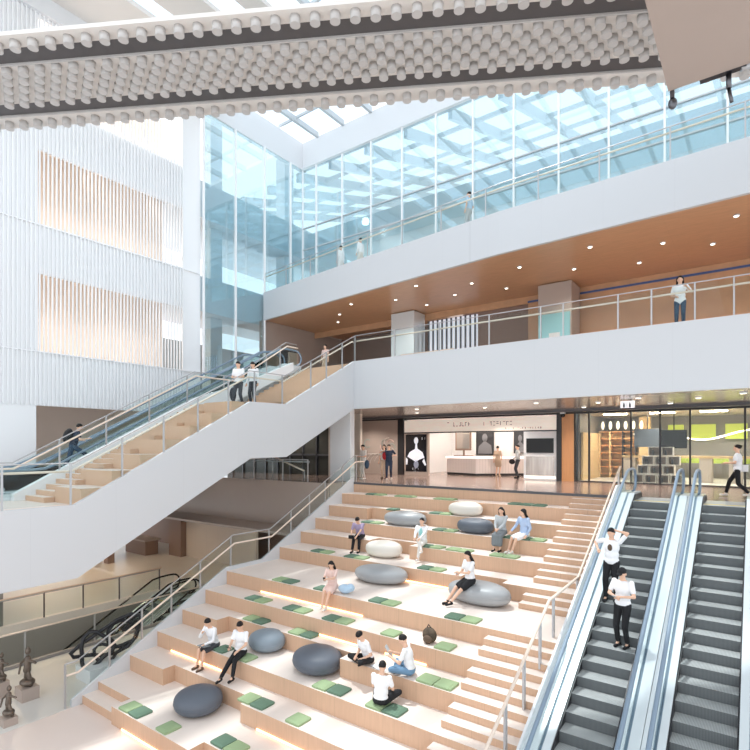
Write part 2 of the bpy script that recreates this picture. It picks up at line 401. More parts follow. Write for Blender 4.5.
# ------------------------------------------------------------------ upper left staircase
stc = thing('staircase', (-15, 10, L1), 'white sided staircase with oak seating steps climbing left of the hall to the bridge', 'staircase')
fas = [(3.0,3.42),(6.74,3.46),(12.77,6.6),(14.57,6.62),(18.86,8.75),(18.86,10.93),(14.57,8.69),(12.77,8.67),(6.67,5.45),(3.0,5.45)]
MB().prism(fas, -15.1, -14.95, axis='x').build('side_panel', 'white', stc)
body = [(3.0,3.42),(6.74,3.46),(12.77,6.6),(14.57,6.62),(18.86,8.75),(18.86,10.3),(14.57,8.2),(12.5,8.0),(6.9,5.0),(3.0,5.3)]
MB().prism(body, -22.6, -15.1, axis='x').build('underside', 'plain', stc)
struct(MB().box(-22.6, -15.1, 3.0, 6.9, 5.2, L1), 'floor_stair_foot', 'tread')
# flight 1: seven tiers .46 from 5.4 to 8.65 ; flight 2: from 8.65 to 10.8
h1 = (8.65-5.4)/7; dy1 = (12.9-6.9)/7
for i in range(7):
    y = 6.9+dy1*i; z = L1+h1*(i+1)
    yb = 14.6 if i == 6 else 6.9+dy1*(i+2)
    MB().box(-16.7 if i % 2 == 0 else -17.0, -15.1, y, min(yb, 14.6), z-h1*1.0-.3, z, 0, 1).build('tier', ['riser', 'tread'], stc)
    for k in range(3):
        MB().box(-18.0, -16.7, y-.0+dy1/3*k-.29, y+dy1/3*(k+1)-.29+.1, z-h1-.3, L1+h1*i+h1/3*(k+1), 0, 1).build('step', ['riser', 'tread'], stc)
MB().box(-18.0, -15.1, 12.6, 14.6, 8.0, 8.65, 0, 1).build('tier', ['riser', 'tread'], stc)
h2 = (L2-8.65)/14; dy2 = (18.86-14.6)/14
for i in range(14):
    MB().box(-18.0, -15.1, 14.6+dy2*i, 14.6+dy2*(i+1)+.05, 8.65+h2*i-.4, 8.65+h2*(i+1), 0, 1).build('step', ['riser', 'tread'], stc)
ws = [(3.0,5.3),(6.3,5.3),(18.2,11.0),(20.6,11.2),(20.6,10.6),(18.9,10.5),(14,7.5),(12.5,7.3),(6.9,4.9),(3.0,4.9)]
MB().prism([(6.3,5.0),(18.0,10.6),(18.0,11.05),(15.0,9.75),(12.6,8.95),(6.3,5.6)], -18.25, -18.0, axis='x').build('side_panel', 'plain', stc)
rail('stair_railing', 'glass railing with pale wooden handrail along the outer edge of the white staircase',
     [(-15.02,3.0,5.43),(-15.02,6.65,5.43),(-15.02,12.77,8.65),(-15.02,14.57,8.67),(-15.02,18.86,10.91),(-15.02,18.95,10.91)],
     [2.0,3.6,5.2,6.7,8.1,9.5,10.8,12.2,14.0,15.1,16.3,17.4], side=(-1,0,0), hh=.93, gh=1.15)
rail('stair_railing', 'glass railing with pale handrail between the oak steps and the left escalators',
     [(-18.1,5.0,5.45),(-18.1,6.3,5.45),(-18.1,12.6,8.9),(-18.1,14.5,8.9),(-18.1,17.6,10.85),(-18.1,18.3,10.85)],
     [.3,2.8,4.5,6.3,8.1,9.9,11.5,12.6,13.6], side=(1,0,0), hh=.92, gh=1.1)
escalator('escalator', 'pale escalator beside the oak steps of the upper staircase, ridden by climber with backpack', -19.35, -18.5, 17.6, L2, 7.4, L1, -19.55, -18.38, hand='blueg', outer=(.12,.1), group='upper escalators', skirt='fin')
escalator('escalator', 'pale escalator nearest the slatted white facade, without any riders', -20.9, -20.0, 17.6, L2, 7.4, L1, -21.1, -19.82, hand='blueg', outer=(.35,.12), group='upper escalators', skirt='fin')
# lower escalators in the pit
escalator('escalator', 'dark railed escalator going down in the floor opening, nearer the metal sculpture', -20.75, -19.85, 13.6, 0, 3.4, -5.4, -20.95, -19.65, hand='black', outer=(.12,.12), group='basement escalators')
escalator('escalator', 'dark railed escalator going down in the floor opening, beside the far beige wall', -22.4, -21.5, 13.6, 0, 3.4, -5.4, -22.6, -21.3, hand='black', outer=(.12,.12), group='basement escalators')
rail('floor_railing', 'glass railing with wooden handrail along near edge of the floor opening', [(-19.1,1.5,0.1),(-19.1,14.6,0.1)], [1,3.3,5.5,7.7,9.9,12.1,13.1], side=(1,0,0), hh=1.02, gh=1.0, gz=.05)
rail('floor_railing', 'bronze toned glass railing along far edge of the floor opening', [(-23.75,1.5,0),(-23.75,14.6,0)], [1,2.8,4.5,6.2,7.9,9.45,11.05,13.05], side=(1,0,0), hh=1.08, gh=1.0, post='dmetal', hand='hand')

# ------------------------------------------------------------------ bridge level 2
struct(MB().box(-24.3, 8, 18.98, 31, 10.35, L2).box(-24.3, -15.1, 18.86, 19.0, 10.35, L2), 'floor_bridge', 'taupe')
struct(MB().box(-15.1, 8, 18.83, 18.98, 8.75, 10.93).box(-24.3, -15.1, 18.86, 18.98, 8.75, 10.6), 'trim_bridge_front', 'white')
struct(MB().box(-24.3, 8, 18.98, 25.4, 8.75, 8.82), 'ceiling_landing', 'soffit')
rail('bridge_railing', 'long glass railing with pale wooden handrail along the lower bridge', [(-15.0,18.95,10.93),(8,18.95,10.93)],
     [0,2.2,4.4,6.6,8.6,9.4,11.2,12.2,13.4,14.4,16.6,18.8], side=(0,1,0), hh=.95, gh=1.18)
# wall under upper bridge, left side; back wall
struct(MB().box(-24.5, -24.2, 21.6, 29, L2, 14.65), 'wall_left_deck', 'taupe')
dr = thing('door', (-24.15, 23.6, L2), 'beige door standing open in the taupe wall at the head of the staircase', 'door')
MB().box(-24.2, -24.1, 23.1, 24.4, L2, 13.1).build('door_recess', 'graphite', dr)
MB().box(-24.1, -23.95, 23.6, 24.4, L2, 13.0).build('door_leaf', 'beige', dr)
struct(MB().box(-24.3, -20.4, 29, 29.2, L2, 14.65).box(-13.2, 8, 26.3, 26.5, L2, 14.65).box(-20.4, -15.6, 29, 29.2, L2, 14.65), 'wall_back_deck', 'brownwall')
struct(MB().box(-24.3, 8, 26.18, 26.3, 14.3, 14.66), 'trim_deck_beam', 'woodceil')
struct(MB().box(-9.5, 8, 26.22, 26.3, L2, 14.35), 'wall_deck_wood', 'woodceil')
tag(MB().box(-9.5, 8, 26.14, 26.2, 14.33, 14.42).build('ceiling_edge_strip', pmat('blue_strip', (70,96,150), .5)), 'thin blue line running along the end of the wooden ceiling', 'strip')
tag(MB().box(-8.5, 8, 26.12, 26.2, 12.1, 12.16).build('wall_light', emat('pink_led', (255,190,160), 1.6)), 'thin warm light line running along brown wall behind the bridge', 'light')
tag(MB().box(-14.9, -11.9, 22.6, 22.8, 11.7, 11.76).box(-14.9,-14.86,22.65,22.75,10.8,11.7).box(-11.94,-11.9,22.65,22.75,10.8,11.7).build('barrier_rail', 'hand'), 'pale rail standing behind the lower bridge near the reflective column', 'rail')
cw = thing('striped_screen', (-14.2, 26.2, L2), 'white striped screen glowing behind the bridge, right of the reflective column', 'screen')
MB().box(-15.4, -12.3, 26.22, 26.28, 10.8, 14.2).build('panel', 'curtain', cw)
mb = MB()
for k in range(11): mb.box(-15.35+.29*k, -15.27+.29*k, 26.12, 26.2, 10.8, 14.2)
mb.build('slats', 'graphite', cw)
# columns
def column(x0, x1, y0, y1, z0, z1, label, mat):
    o = MB().box(x0, x1, y0, y1, z0, z1).build('column', M[mat] if isinstance(mat, str) else mat); tag(o, label, 'column'); bevel(o, .02); return o
M['colrefl'] = pmat('polished_column', (226,234,238), .12, metal=.35)
column(-17.07, -15.52, 24.9, 26.1, L2, 14.62, 'pale polished square column on the bridge left of the striped screen', 'colrefl')
cc = thing('column', (-7.6, 25.3, L2), 'grey square column on the bridge right of centre with teal glass panel', 'column')
MB().box(-8.43, -6.9, 24.6, 26.0, L2, 14.62).build('shaft', 'taupe', cc)
MB().box(-8.40, -6.95, 24.55, 24.6, L2, 13.2).box(-7.9,-7.4,24.53,24.55,11.2,12.3,1).build('display_panel', [pmat('teal_panel', (150,196,200), .15, metal=.3), M['plain']], cc)['label'] = 'teal glass panel'
column(-16.55, -15.3, 18.98, 19.3, L1, 8.75, 'white square column below the bridge beside the head of seating steps', 'plain')

# ------------------------------------------------------------------ upper bridge
ub = [(-24.2,21.65),(-16.0,20.55),(-8.3,19.65),(-.2,19.32),(8,19.1)]
back = [(8,26.3),(-24.2,26.3)]
struct(MB().prism([(x, y+.16) for x, y in ub]+back, 15.9, L3), 'floor_upper_bridge', 'taupe')
fr = ub+[(x, y+.15) for x, y in ub[::-1]]
struct(MB().prism(fr, 14.65, 16.33), 'trim_upper_bridge_front', 'white')
struct(MB().prism([(x, y+.1) for x, y in ub]+[(8,26.3),(-13.2,26.3),(-13.2,29.3),(-24.2,29.3)], 14.66, 14.72), 'ceiling_bridge', 'woodceil')
rail('bridge_railing', 'glass railing with pale wooden handrail along the upper sloping bridge', [(x, y+.06, 16.3) for x, y in ub], [0,2.2,4.4,6.6,8.8,11,13.2,15.4,17.6,19.8,22,24,26.5], side=(0,1,0), hh=1.0, gh=1.15)
# downlights in the wooden ceiling
dl = None
for (x, y) in [(-19.5,23.2),(-17.6,21.9),(-15.2,22.6),(-13.1,21.2),(-12.3,23.6),(-10.8,22.4),(-9.8,24.1),(-8.2,21.6),(-6.4,23.2),(-5.2,21.0),(-4.0,24.0),(-2.9,22.2),(-1.4,23.4),(-.6,21.0),(-20.8,24.6),(-14.4,24.4)]:
    if dl is None:
        dl = thing('ceiling_light', (x,y,14.62), 'small round recessed downlight in the wooden bridge ceiling', 'light', 'downlights in the wooden ceiling')
        MB().lathe((0,0,0), [(.09,0),(.1,.02),(.1,.035)], 12).build('trim_ring', 'plain', dl, local=True)
        MB().lathe((0,0,-.004), [(.07,0),(.07,.004)], 12).build('lamp', 'lampw', dl, local=True)
    else:
        c = copy_tree(dl); c.location = (x,y,14.62)
dl2 = None
for (x, y) in [(-12.5,20.3),(-9.6,21.2),(-7.0,20.2),(-5.0,21.4),(-3.4,20.2),(-1.7,21.4),(-.4,20.3),(-13.9,22.6),(-6.1,23.6),(-2.8,23.4)]:
    if dl2 is None:
        dl2 = thing('ceiling_light', (x,y,8.71), 'small round recessed downlight in the metal soffit over the landing', 'light', 'downlights over the landing')
        MB().lathe((0,0,0), [(.1,0),(.11,.02),(.11,.035)], 12).build('trim_ring', 'plain', dl2, local=True)
        MB().lathe((0,0,-.004), [(.08,0),(.08,.004)], 12).build('lamp', 'lampw', dl2, local=True)
    else:
        c = copy_tree(dl2); c.location = (x,y,8.71)

for i, (x, y) in enumerate([(-12.5,20.3),(-9.6,21.2),(-7.0,20.2),(-5.0,21.4),(-1.7,21.4),(-13.9,22.6),(-6.1,23.6),(-2.8,23.4),(-18.5,23.6),(-21,21.0),(-16.2,23.2),(-10.2,23.9)]):
    l = bpy.data.lights.new('downlight', 'SPOT'); l.energy = 260; l.spot_size = R(140); l.spot_blend = .7; l.shadow_soft_size = .08; l.color = (1,.92,.84)
    q = bpy.data.objects.new('downlight', l); COL.objects.link(q); q.location = (x, y, 8.68)
for i, (x, y) in enumerate([(-19.5,23.2),(-15.2,23.0),(-10.8,22.4),(-6.4,23.2),(-2.9,22.2),(.5,23)]):
    l = bpy.data.lights.new('downlight', 'SPOT'); l.energy = 320; l.spot_size = R(140); l.spot_blend = .7; l.shadow_soft_size = .08; l.color = (1,.9,.8)
    q = bpy.data.objects.new('downlight', l); COL.objects.link(q); q.location = (x, y, 14.6)
for x, y in [(-5.6,28),(-3.6,27),(-1.6,28),(.6,27.5),(-3.6,29.8),(-1,29.8),(-3.6,25.7),(-2.2,25.7)]:  # unseen fill spots added to brighten the lounge and its display cubes
    l = bpy.data.lights.new('lounge_fill', 'SPOT'); l.energy = 190; l.spot_size = R(140); l.spot_blend = .7; l.shadow_soft_size = .1; l.color = (1,.94,.86)
    q = bpy.data.objects.new('lounge_fill', l); COL.objects.link(q); q.location = (x, y, 8.5)
for x, y, z in [(-36,14,3.85),(-30,14,3.85),(-27,11,3.85),(-28,17.5,3.25),(-33,18,3.25),(-22,18.5,3.25),(-18,19,3.25),(-21,12,3.2),(-20.5,7,3.3),(-21.5,4.5,3.3)]:  # the spots under the staircase are unseen, added to lift the dark pit
    l = bpy.data.lights.new('downlight', 'SPOT'); l.energy = 200; l.spot_size = R(150); l.spot_blend = .7; l.shadow_soft_size = .15; l.color = (1,.82,.6)
    q = bpy.data.objects.new('downlight', l); COL.objects.link(q); q.location = (x, y, z)

# ------------------------------------------------------------------ back glass facade above upper bridge
XM = [-24.2,-22.99,-20.82,-18.6,-16.4,-14.2,-12.0,-9.8,-7.6,-5.4,-3.2,-1.0,1.2,3.4]
YM = [17.38,19.52,21.7,23.88]
GT = 25.15
gw = thing('glass_facade', (-10, 25.1, L3), 'tall blue tinted glass wall with white mullions behind the upper bridge', 'glass wall')
for a, b in zip(XM[:-1], XM[1:]): MB().box(a+.03, b-.03, 25.1, 25.12, L3+.02, GT).build('pane', 'glassf', gw)
for x in XM: MB().box(x-.04, x+.04, 24.98, 25.1, L3, GT).build('mullion', 'fin', gw)
for z in (19.9, 21.3): MB().box(XM[0], XM[-1], 25.02, 25.14, z-.03, z+.03).build('transom', 'rafter', gw)
gl = thing('glass_facade', (-24.2, 21, L2), 'tall blue tinted glass wall between slatted facade and inner corner', 'glass wall')
ys = YM+[25.1]
for a, b in zip(ys[:-1], ys[1:]):
    z0 = L2 if b < 21.9 else L3
    MB().box(-24.22, -24.2, a+.03, b-.03, z0+.02, GT).build('pane', 'glassf', gl)
for y in ys[:-1]: MB().box(-24.2, -24.08, y-.04, y+.04, L2 if y < 21.8 else 14.7, GT).build('mullion', 'fin', gl)
# structure behind glass: slab edges and floors
struct(MB().box(-26.0, -24.5, 17.3, 30, 14.4, 16.3).box(-26.0, -24.5, 17.3, 30, 19.5, 21.5).box(-34, -26, 17.3, 33, 15.9, 16.2).box(-34,-26,17.3,33,21.1,21.4), 'trim_slab_left', 'plain')
struct(MB().box(-24.5, 8, 25.9, 26.1, 19.6, 21.3).box(-24.5, 8, 26.1, 32, 20.8, 21.3).box(-24.5, 8, 26.3, 32, 15.7, 16.2), 'trim_slab_back', 'plain')
struct(MB().box(-32, -31.8, 17, 33, 10.8, 14.2).box(-32, -31.8, 17, 27, 16.2, 18.4).box(-32, -31.8, 17, 25, 21.5, 23.4), 'wall_room_left', 'roomgrey')
for x, y in ((-25.6, 19.0), (-25.4, 24.6)):
    tag(MB().box(x-.4, x+.4, y-.4, y+.4, 8.8, 26).build('column', 'plain'), 'round white column behind the left glass wall, '+('nearer the slatted facade' if y < 20 else 'nearer the inner corner'), 'column')

# bulkhead and roof
struct(MB().box(-24.4, 8, 25.0, 25.3, GT, 26.9).box(-24.5, -24.15, 2, 25.3, GT, 26.9).box(-24.15, 8, 24.9, 25.0, GT, GT+.12), 'wall_bulkhead', 'plain')
roof = thing('roof_skylight', (-10, 12, ROOF), 'large roof skylight of parallel grey rafters above the hall', 'skylight')
k = 0
for i in range(16):
    x = -22.82+2.12*i
    MB().box(x-.09, x+.09, -4, 25.0, ROOF-.1, ROOF+.22).build('rafter', 'rafter', roof)
for y in (1, 6.5, 12, 17.5, 23):
    MB().box(-24.3, 8, y-.05, y+.05, ROOF+.1, ROOF+.25).build('purlin', 'rafter', roof)
MB().box(-24.3, 8, -4, 25.1, ROOF+.32, ROOF+.34).build('glazing', 'glasst', roof)
osk = thing('outer_skylight', (-10, 32, 25), 'pale rafters of the outer roof seen through the blue glass wall', 'skylight')
for i in range(15):
    x = -33.5+2.12*i*1.35
    MB().prism([(25.3,24.7),(44,30.5),(44,31.1),(25.3,25.3)], x-.12, x+.12, axis='x').build('rafter', 'rafter', osk)
for k in range(5):
    y = 28+4*k; z = 24.9+(y-25.3)*.31
    MB().box(-34, 8, y-.06, y+.06, z, z+.25).build('purlin', 'rafter', osk)
MB().box(-34, 8, 43.9, 44.1, 21.4, 23.0).build('edge_beam', 'plain', osk)
struct(MB().box(-24.2, -21.6, 3, 18.5, 25.9, 26.1).box(-20.7, -19.0, 3, 18.5, 25.9, 26.1).box(-17.9,-17.0,3,18.5,25.9,26.1), 'ceiling_roof_panels', 'beam')

# slatted facade ------------------------------------------------------
wl = MB()
X0, X1 = -24.5, -24.38
slots = [(10.98, 14.3), (16.4, 19.5), (21.7, 25.0)]
zs = [8.75]+[z for s in slots for z in s]+[26.9]
for a, b in zip(zs[::2], zs[1::2]): wl.box(X0, X1, 0, 17.34, a, b)
for a, b in slots: wl.box(X0, X1, 0, 9.42, a, b).box(X0, X1, 16.28, 17.34, a, b)
wl.box(X0, X1, 0, 9.35, 5.4, 8.75)
struct(wl, 'wall_left', 'fin')
rm = MB()
rm.box(-28.2, -28, 3, 17.3, 5.4, 26).box(-28, -24.5, 3, 17.3, 10.5, 10.8).box(-28, -24.5, 3, 17.3, 15.9, 16.2).box(-28, -24.5, 3, 17.3, 21.3, 21.6)
struct(rm, 'wall_inner_left', 'innerw')
struct(MB().box(-28, -24.5, 9.35, 17.3, 5.2, L1).box(-28,-22.6,6.9,22,5.2,5.38), 'floor_side', 'taupe')
for a, b in slots:
    for y in (8, 11, 14, 16.5):
        l = bpy.data.lights.new('slot_fill', 'SPOT'); l.energy = 170; l.spot_size = R(160); l.spot_blend = .8; l.shadow_soft_size = .3; l.color = (1,.96,.92)  # invisible fill spots added to brighten the rooms behind the slots
        q = bpy.data.objects.new('slot_fill', l); COL.objects.link(q); q.location = (-25.6, y, b+.15)
sc = thing('louver_screen', (-24.2, 9, 8.75), 'white vertical fins screening the left facade in three storeys', 'screen')
for z0, z1 in ((8.75, 10.98), (11.04, 16.3), (16.36, 25.9)):
    mb = MB(); y = 3.0
    while y < 16.3: mb.box(-24.36, -24.29, y, y+.05, z0, z1); y += .165
    mb.build('fins', 'fin', sc)
    MB().box(-24.38, -24.28, 3, 17.3, z1, z1+.05).build('fin_rail', 'fin', sc)

# ------------------------------------------------------------------ studded beam
bm = thing('roof_beam', (-7, 10, 17), 'huge pale beam with rows of round studs crossing the top of the hall', 'beam')
A = Vector((.866,.5,0)); C = Vector((-.5,.866,0))
def bp(s, c, z): return A*s+C*c+Vector((0,0,z))
def plate(c0, c1, z0, z1, nm, mat, s0=-15, s1=9):
    MB().obox(bp((s0+s1)/2, (c0+c1)/2, (z0+z1)/2), A, C, (0,0,1), (s1-s0)/2, (c1-c0)/2, (z1-z0)/2).build(nm, mat, bm)
plate(11.68, 12.08, 17.0, 17.1, 'flange', 'beam')
plate(12.6, 14.06, 17.0, 17.12, 'soffit_plate', 'beam')
plate(12.55, 12.6, 16.95, 17.2, 'edge_trim', 'stud'); plate(14.52, 14.57, 16.95, 17.2, 'edge_trim', 'stud')
plate(14.62, 15.15, 17.0, 17.12, 'flange', 'beam')
plate(12.08, 12.56, 17.0, 17.08, 'channel', 'channel'); plate(14.06, 14.52, 17.0, 17.08, 'channel', 'channel')
plate(12.6, 14.3, 17.12, 17.7, 'web', 'beam')
spots = []
s = -14.9
while s < 8.9:
    spots.append((s, 11.9)); spots.append((s+.1, 14.86)); s += .47
for r in range(5):
    s = -14.9+(.235 if r % 2 else 0)
    while s < 8.9: spots.append((s, 12.72+.29*r)); s += .47
spots.sort(key=lambda q: (bp(q[0], q[1], 0)-Vector((-4.5,7,0))).length)
base = None; rest = MB()
for i, (s, c) in enumerate(spots):
    p = bp(s, c, 16.8)
    if i < 100:
        if base is None:
            base = MB().lathe((0,0,0.004), [(.12,0),(.12,.2)], 16).prism([(.121*math.cos(2*math.pi*k/20), .121*math.sin(2*math.pi*k/20)) for k in range(20)], 0, .006).build('stud', 'stud', bm, local=True); base.location = p-bm.location
        else:
            c2 = base.copy(); COL.objects.link(c2); c2.parent = bm; c2.location = p-bm.location
    else: rest.lathe(p, [(.12,0.004),(.12,.2)], 14).prism([(p.x+.121*math.cos(2*math.pi*k/14), p.y+.121*math.sin(2*math.pi*k/14)) for k in range(14)], p.z, p.z+.006)
rest.build('stud', 'stud', bm)['kind'] = 'stuff'

# box soffit, upper right
struct(MB().box(-1.57, 8, 1.5, 12.8, 14.65, 16.6), 'ceiling_overhang', 'taupe')
fx = thing('spotlight', (-.9, 13.6, 14.65), 'small dark spotlight bracket hanging beside the taupe soffit edge', 'light')
MB().box(-1.0,-.2,12.8,13.0,14.68,14.85).build('bracket', 'dark', fx); MB().tube([(-.5,12.95,14.7),(-.5,13.0,14.4)], .05, 8).tube([(-.5,13.0,14.4),(-.45,13.0,14.1)], .035, 8).build('lamp', 'dmetal', fx)
MB().tube([(-.3,12.95,14.7),(-.1,13.0,14.75)], .07, 8).build('housing', 'metal', fx)
fx = thing('pendant_camera', (-1.5, 13.4, 14.65), 'small grey device hanging just below the corner of taupe soffit', 'device')
MB().box(-1.54,-1.46,12.8,12.9,14.5,14.8).build('bracket', 'dmetal', fx); MB().ell((-1.5,12.9,14.42), (.09,.09,.12)).build('housing', 'dmetal', fx)

# ------------------------------------------------------------------ shop fronts on the landing
YF = 25.2; HZ = 8.55
struct(MB().box(-24.3, 8, YF, YF+.25, HZ, 8.82), 'trim_header', 'dark')
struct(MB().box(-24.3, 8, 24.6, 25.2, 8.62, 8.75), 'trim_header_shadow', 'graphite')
struct(MB().box(-24.3, -16.75, YF, YF+.2, L1, HZ), 'wall_mural', 'taupe')
def marks(x0, x1, z, h, y, n, mat, parent, seed=1):
    rnd = random.Random(seed); mb = MB(); w = (x1-x0)/n
    for k in range(n):
        x = x0+k*w
        if rnd.random() < .12: continue
        for q in range(rnd.choice((1,2,2,3))):
            if rnd.random() < .5: xx = x+rnd.random()*w*.5; mb.box(xx, xx+w*.14, y-.006, y, z, z+h)
            else: zz = z+rnd.choice((0,.42,.86))*h; mb.box(x+w*.05, x+w*.7, y-.006, y, zz, zz+h*.14)
    return mb.build('lettering', mat, parent)
M['faint'] = pmat('faint_line', (204,194,188), .7); M['sage'] = pmat('sage_letter', (160,168,160), .7)
mu = thing('wall_mural', (-19, YF-.02, L1), 'taupe hoarding with faint white plant drawings and pale lettering', 'mural')
def arc(mb, x, z, r, a0, a1, y, w=.02, mi=0, sx=1):
    pts = [(x+sx*r*math.cos(R(a0+(a1-a0)*k/10)), y, z+r*math.sin(R(a0+(a1-a0)*k/10))) for k in range(11)]
    mb.tube(pts, w, 5, mi)
mb = MB()
for k in range(7): arc(mb, -21.8+.15*k, 6.6+.1*k, 1.5-.12*k, 20, 115, YF-.02, .022)
for k in range(6): arc(mb, -19.0+.3*k, 5.9, .7, 60, 200-10*k, YF-.02, .02)
mb.build('plant_drawing', 'faint', mu)
mb = MB()
for k in range(9): arc(mb, -17.5+.25*math.cos(k*.7), 6.9+.35*math.sin(k*.7), .28, 40*k, 40*k+110, YF-.02, .028, k % 3)
mb.build('flower_drawing', ['sage', 'c_pink', 'faint'], mu)
def text(body, loc, size, mat, parent, rot=(R(90),0,0), ex=.004, name='lettering'):
    cu = bpy.data.curves.new(name, 'FONT'); cu.body = body; cu.size = size; cu.extrude = ex
    o = bpy.data.objects.new(name, cu); COL.objects.link(o)
    dg = bpy.context.evaluated_depsgraph_get(); me = bpy.data.meshes.new_from_object(o.evaluated_get(dg)); bpy.data.objects.remove(o)
    ob = bpy.data.objects.new(name, me); COL.objects.link(ob); me.materials.clear(); me.materials.append(M[mat] if isinstance(mat, str) else mat)
    ob.rotation_euler = rot
    if parent: ob.parent = parent; ob.location = Vector(loc)-wloc(parent)
    else: ob.location = loc
    return ob
text('RUNSC', (-21.2, YF-.02, 6.95), .75, 'sage', mu)
marks(-20.9, -19.9, 8.0, .16, YF-.005, 8, 'graphite', mu, 3); marks(-20.7, -19.9, 7.65, .14, YF-.005, 6, 'graphite', mu, 4)
struct(MB().box(-16.75, -16.35, YF-.1, YF+.3, L1, 8.75).box(-7.73, -7.5, YF-.1, YF+.3, L1, 8.75), 'trim_shop_frame', 'dark')
# boutique
struct(MB().box(-16.4, -7.6, 31.0, 31.2, L1, 8.7).box(-16.5, -16.35, YF+.3, 31, L1, 8.7).box(-7.62, -7.5, YF+.3, 31, L1, 8.7), 'wall_boutique', 'plain')
struct(MB().box(-16.4, -7.6, YF+.3, 31, 8.55, 8.65), 'ceiling_boutique', 'plain')
for i, (x, y) in enumerate([(-14.5,27),(-11.8,27),(-9.2,27),(-14.5,29.6),(-11.8,29.6),(-9.2,29.6)]):
    tag(MB().box(x-1, x+1, y-.12, y+.12, 8.5, 8.55).build('ceiling_light', emat('shop_light', (255,240,224), 30)), 'long recessed white light in the cosmetics shop ceiling', 'light', 'lights in the cosmetics shop ceiling')
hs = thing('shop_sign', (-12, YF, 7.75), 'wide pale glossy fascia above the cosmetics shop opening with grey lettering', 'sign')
MB().box(-16.35, -7.73, YF, YF+.12, 7.82, 8.5).build('sign_board', pmat('sign_pearl_glow', (236,226,214), .2, emit=((236,222,208),.35), metal=0, noise=.12, nscale=1.2, stretch=(1,1,3)), hs)  # faint emission in the board's material makes the unlit pearl look bright
marks(-13.6, -12.2, 8.1, .22, YF-.001, 8, 'channel', hs, 5); marks(-11.5, -9.9, 8.1, .2, YF-.001, 9, 'channel', hs, 6); marks(-10.3, -8.3, 7.9, .09, YF-.001, 16, 'channel', hs, 7)
MB().box(-16.35, -7.73, YF-.02, YF+.14, 7.76, 7.82).build('sign_edge', 'dark', hs)
po = thing('poster_lightbox', (-15.5, YF, L1), 'tall black lightbox poster of a pale figure with white shoulders at shop entrance', 'poster')
MB().box(-16.32, -14.75, YF-.05, YF+.1, L1+.0, 7.76).build('frame', 'taupe', po)
MB().box(-16.22, -14.85, YF-.07, YF-.05, L1+.22, 7.7).build('poster', pmat('poster_black', (16,18,28), .2), po)
mb = MB()
yq = YF-.072
def disc(mb, x, z, rx, rz, mi=0, y=yq, t=.004):
    mb.prism([(x+rx*math.cos(2*math.pi*k/18), z+rz*math.sin(2*math.pi*k/18)) for k in range(18)], y-t, y, mi, axis='y')
disc(mb, -15.52, 7.35, .14, .2); mb.prism([(-15.6,6.8),(-15.42,6.8),(-15.46,7.25),(-15.56,7.25)], yq-.004, yq, axis='y')
mb.prism([(-16.1,6.45),(-15.95,6.7),(-15.6,6.88),(-15.4,6.88),(-15.1,6.7),(-14.98,6.4),(-15.3,6.3),(-15.55,6.15),(-15.8,6.3)], yq-.004, yq, axis='y')
mb.prism([(-16.2,6.0),(-16.1,6.0),(-16.08,6.3),(-16.2,6.4)], yq-.004, yq, axis='y'); mb.prism([(-15.0,6.35),(-14.86,6.0),(-14.95,5.95),(-15.12,6.2)], yq-.004, yq, axis='y')
mb.build('figure', emat('poster_white', (226,228,236), .3), po)
mb = MB(); disc(mb, -15.52, 6.02, .16, .22, 0); mb.build('emblem', pmat('poster_grey', (150,156,176), .4), po)
marks(-15.78, -15.25, 5.72, .1, YF-.072, 6, 'plain', po, 8); marks(-15.68, -15.35, 5.6, .06, YF-.072, 6, 'plain', po, 9); marks(-15.15, -14.92, 7.4, .14, YF-.072, 3, 'plain', po, 10)
ct = thing('counter', (-12, 28, L1), 'long white ribbed shop counter bending round inside the cosmetics shop', 'counter')
cpts = [(-14.6,27.6),(-12.7,27.0),(-10.6,29.0)]
def wallrun(mb, pts, w, z0, z1, mi=0):
    for (a, b), (c, d) in zip(pts[:-1], pts[1:]):
        v = Vector((c-a, d-b, 0)); L = v.length; v.normalize(); n = Vector((-v.y, v.x, 0))
        mb.obox(((a+c)/2, (b+d)/2, (z0+z1)/2), v, n, (0,0,1), L/2+w*.3, w/2, (z1-z0)/2, mi)
    return mb
wallrun(MB(), cpts, .5, L1+.12, L1+.95).build('body', seam(pmat('ribbed_white', (228,218,214), .4), [(0,.12,0)], .02, .85), ct)
wallrun(MB(), cpts, .46, L1, L1+.12).build('plinth', 'dark', ct)
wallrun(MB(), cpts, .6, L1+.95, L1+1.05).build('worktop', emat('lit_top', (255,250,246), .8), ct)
M['pgrey'] = pmat('portrait_grey', (120,122,128), .4); M['pgrey2'] = pmat('portrait_dark', (44,46,52), .4)
for i, (x, y, w, h, z) in enumerate([(-14.0,30.95,1.2,1.75,7.35),(-11.7,30.95,.8,1.4,7.3),(-8.9,30.95,1.0,1.5,7.3)]):
    p = thing('portrait_poster', (x, y, z), 'black and white portrait poster on cosmetics shop wall, '+('leftmost of three','middle of three','rightmost of three')[i], 'poster')
    MB().box(x-w/2, x+w/2, y-.04, y, z-h/2, z+h/2).build('sheet', 'pgrey2', p)
    mb = MB(); disc(mb, x, z+.22, w*.15, h*.15, 0, y-.042)
    mb.prism([(x-w*.4,z-h*.45),(x+w*.42,z-h*.45),(x+w*.36,z-h*.15),(x+w*.08,z-h*.02),(x+w*.06,z+.1),(x-w*.06,z+.1),(x-w*.08,z-h*.02),(x-w*.34,z-h*.18)], y-.046, y-.042, axis='y'); mb.build('portrait', 'pgrey', p)
mr = thing('mirror', (-14.6, 27.0, L1+1.0), 'square dark framed mirror standing on a stand at left of the shop counter', 'mirror')
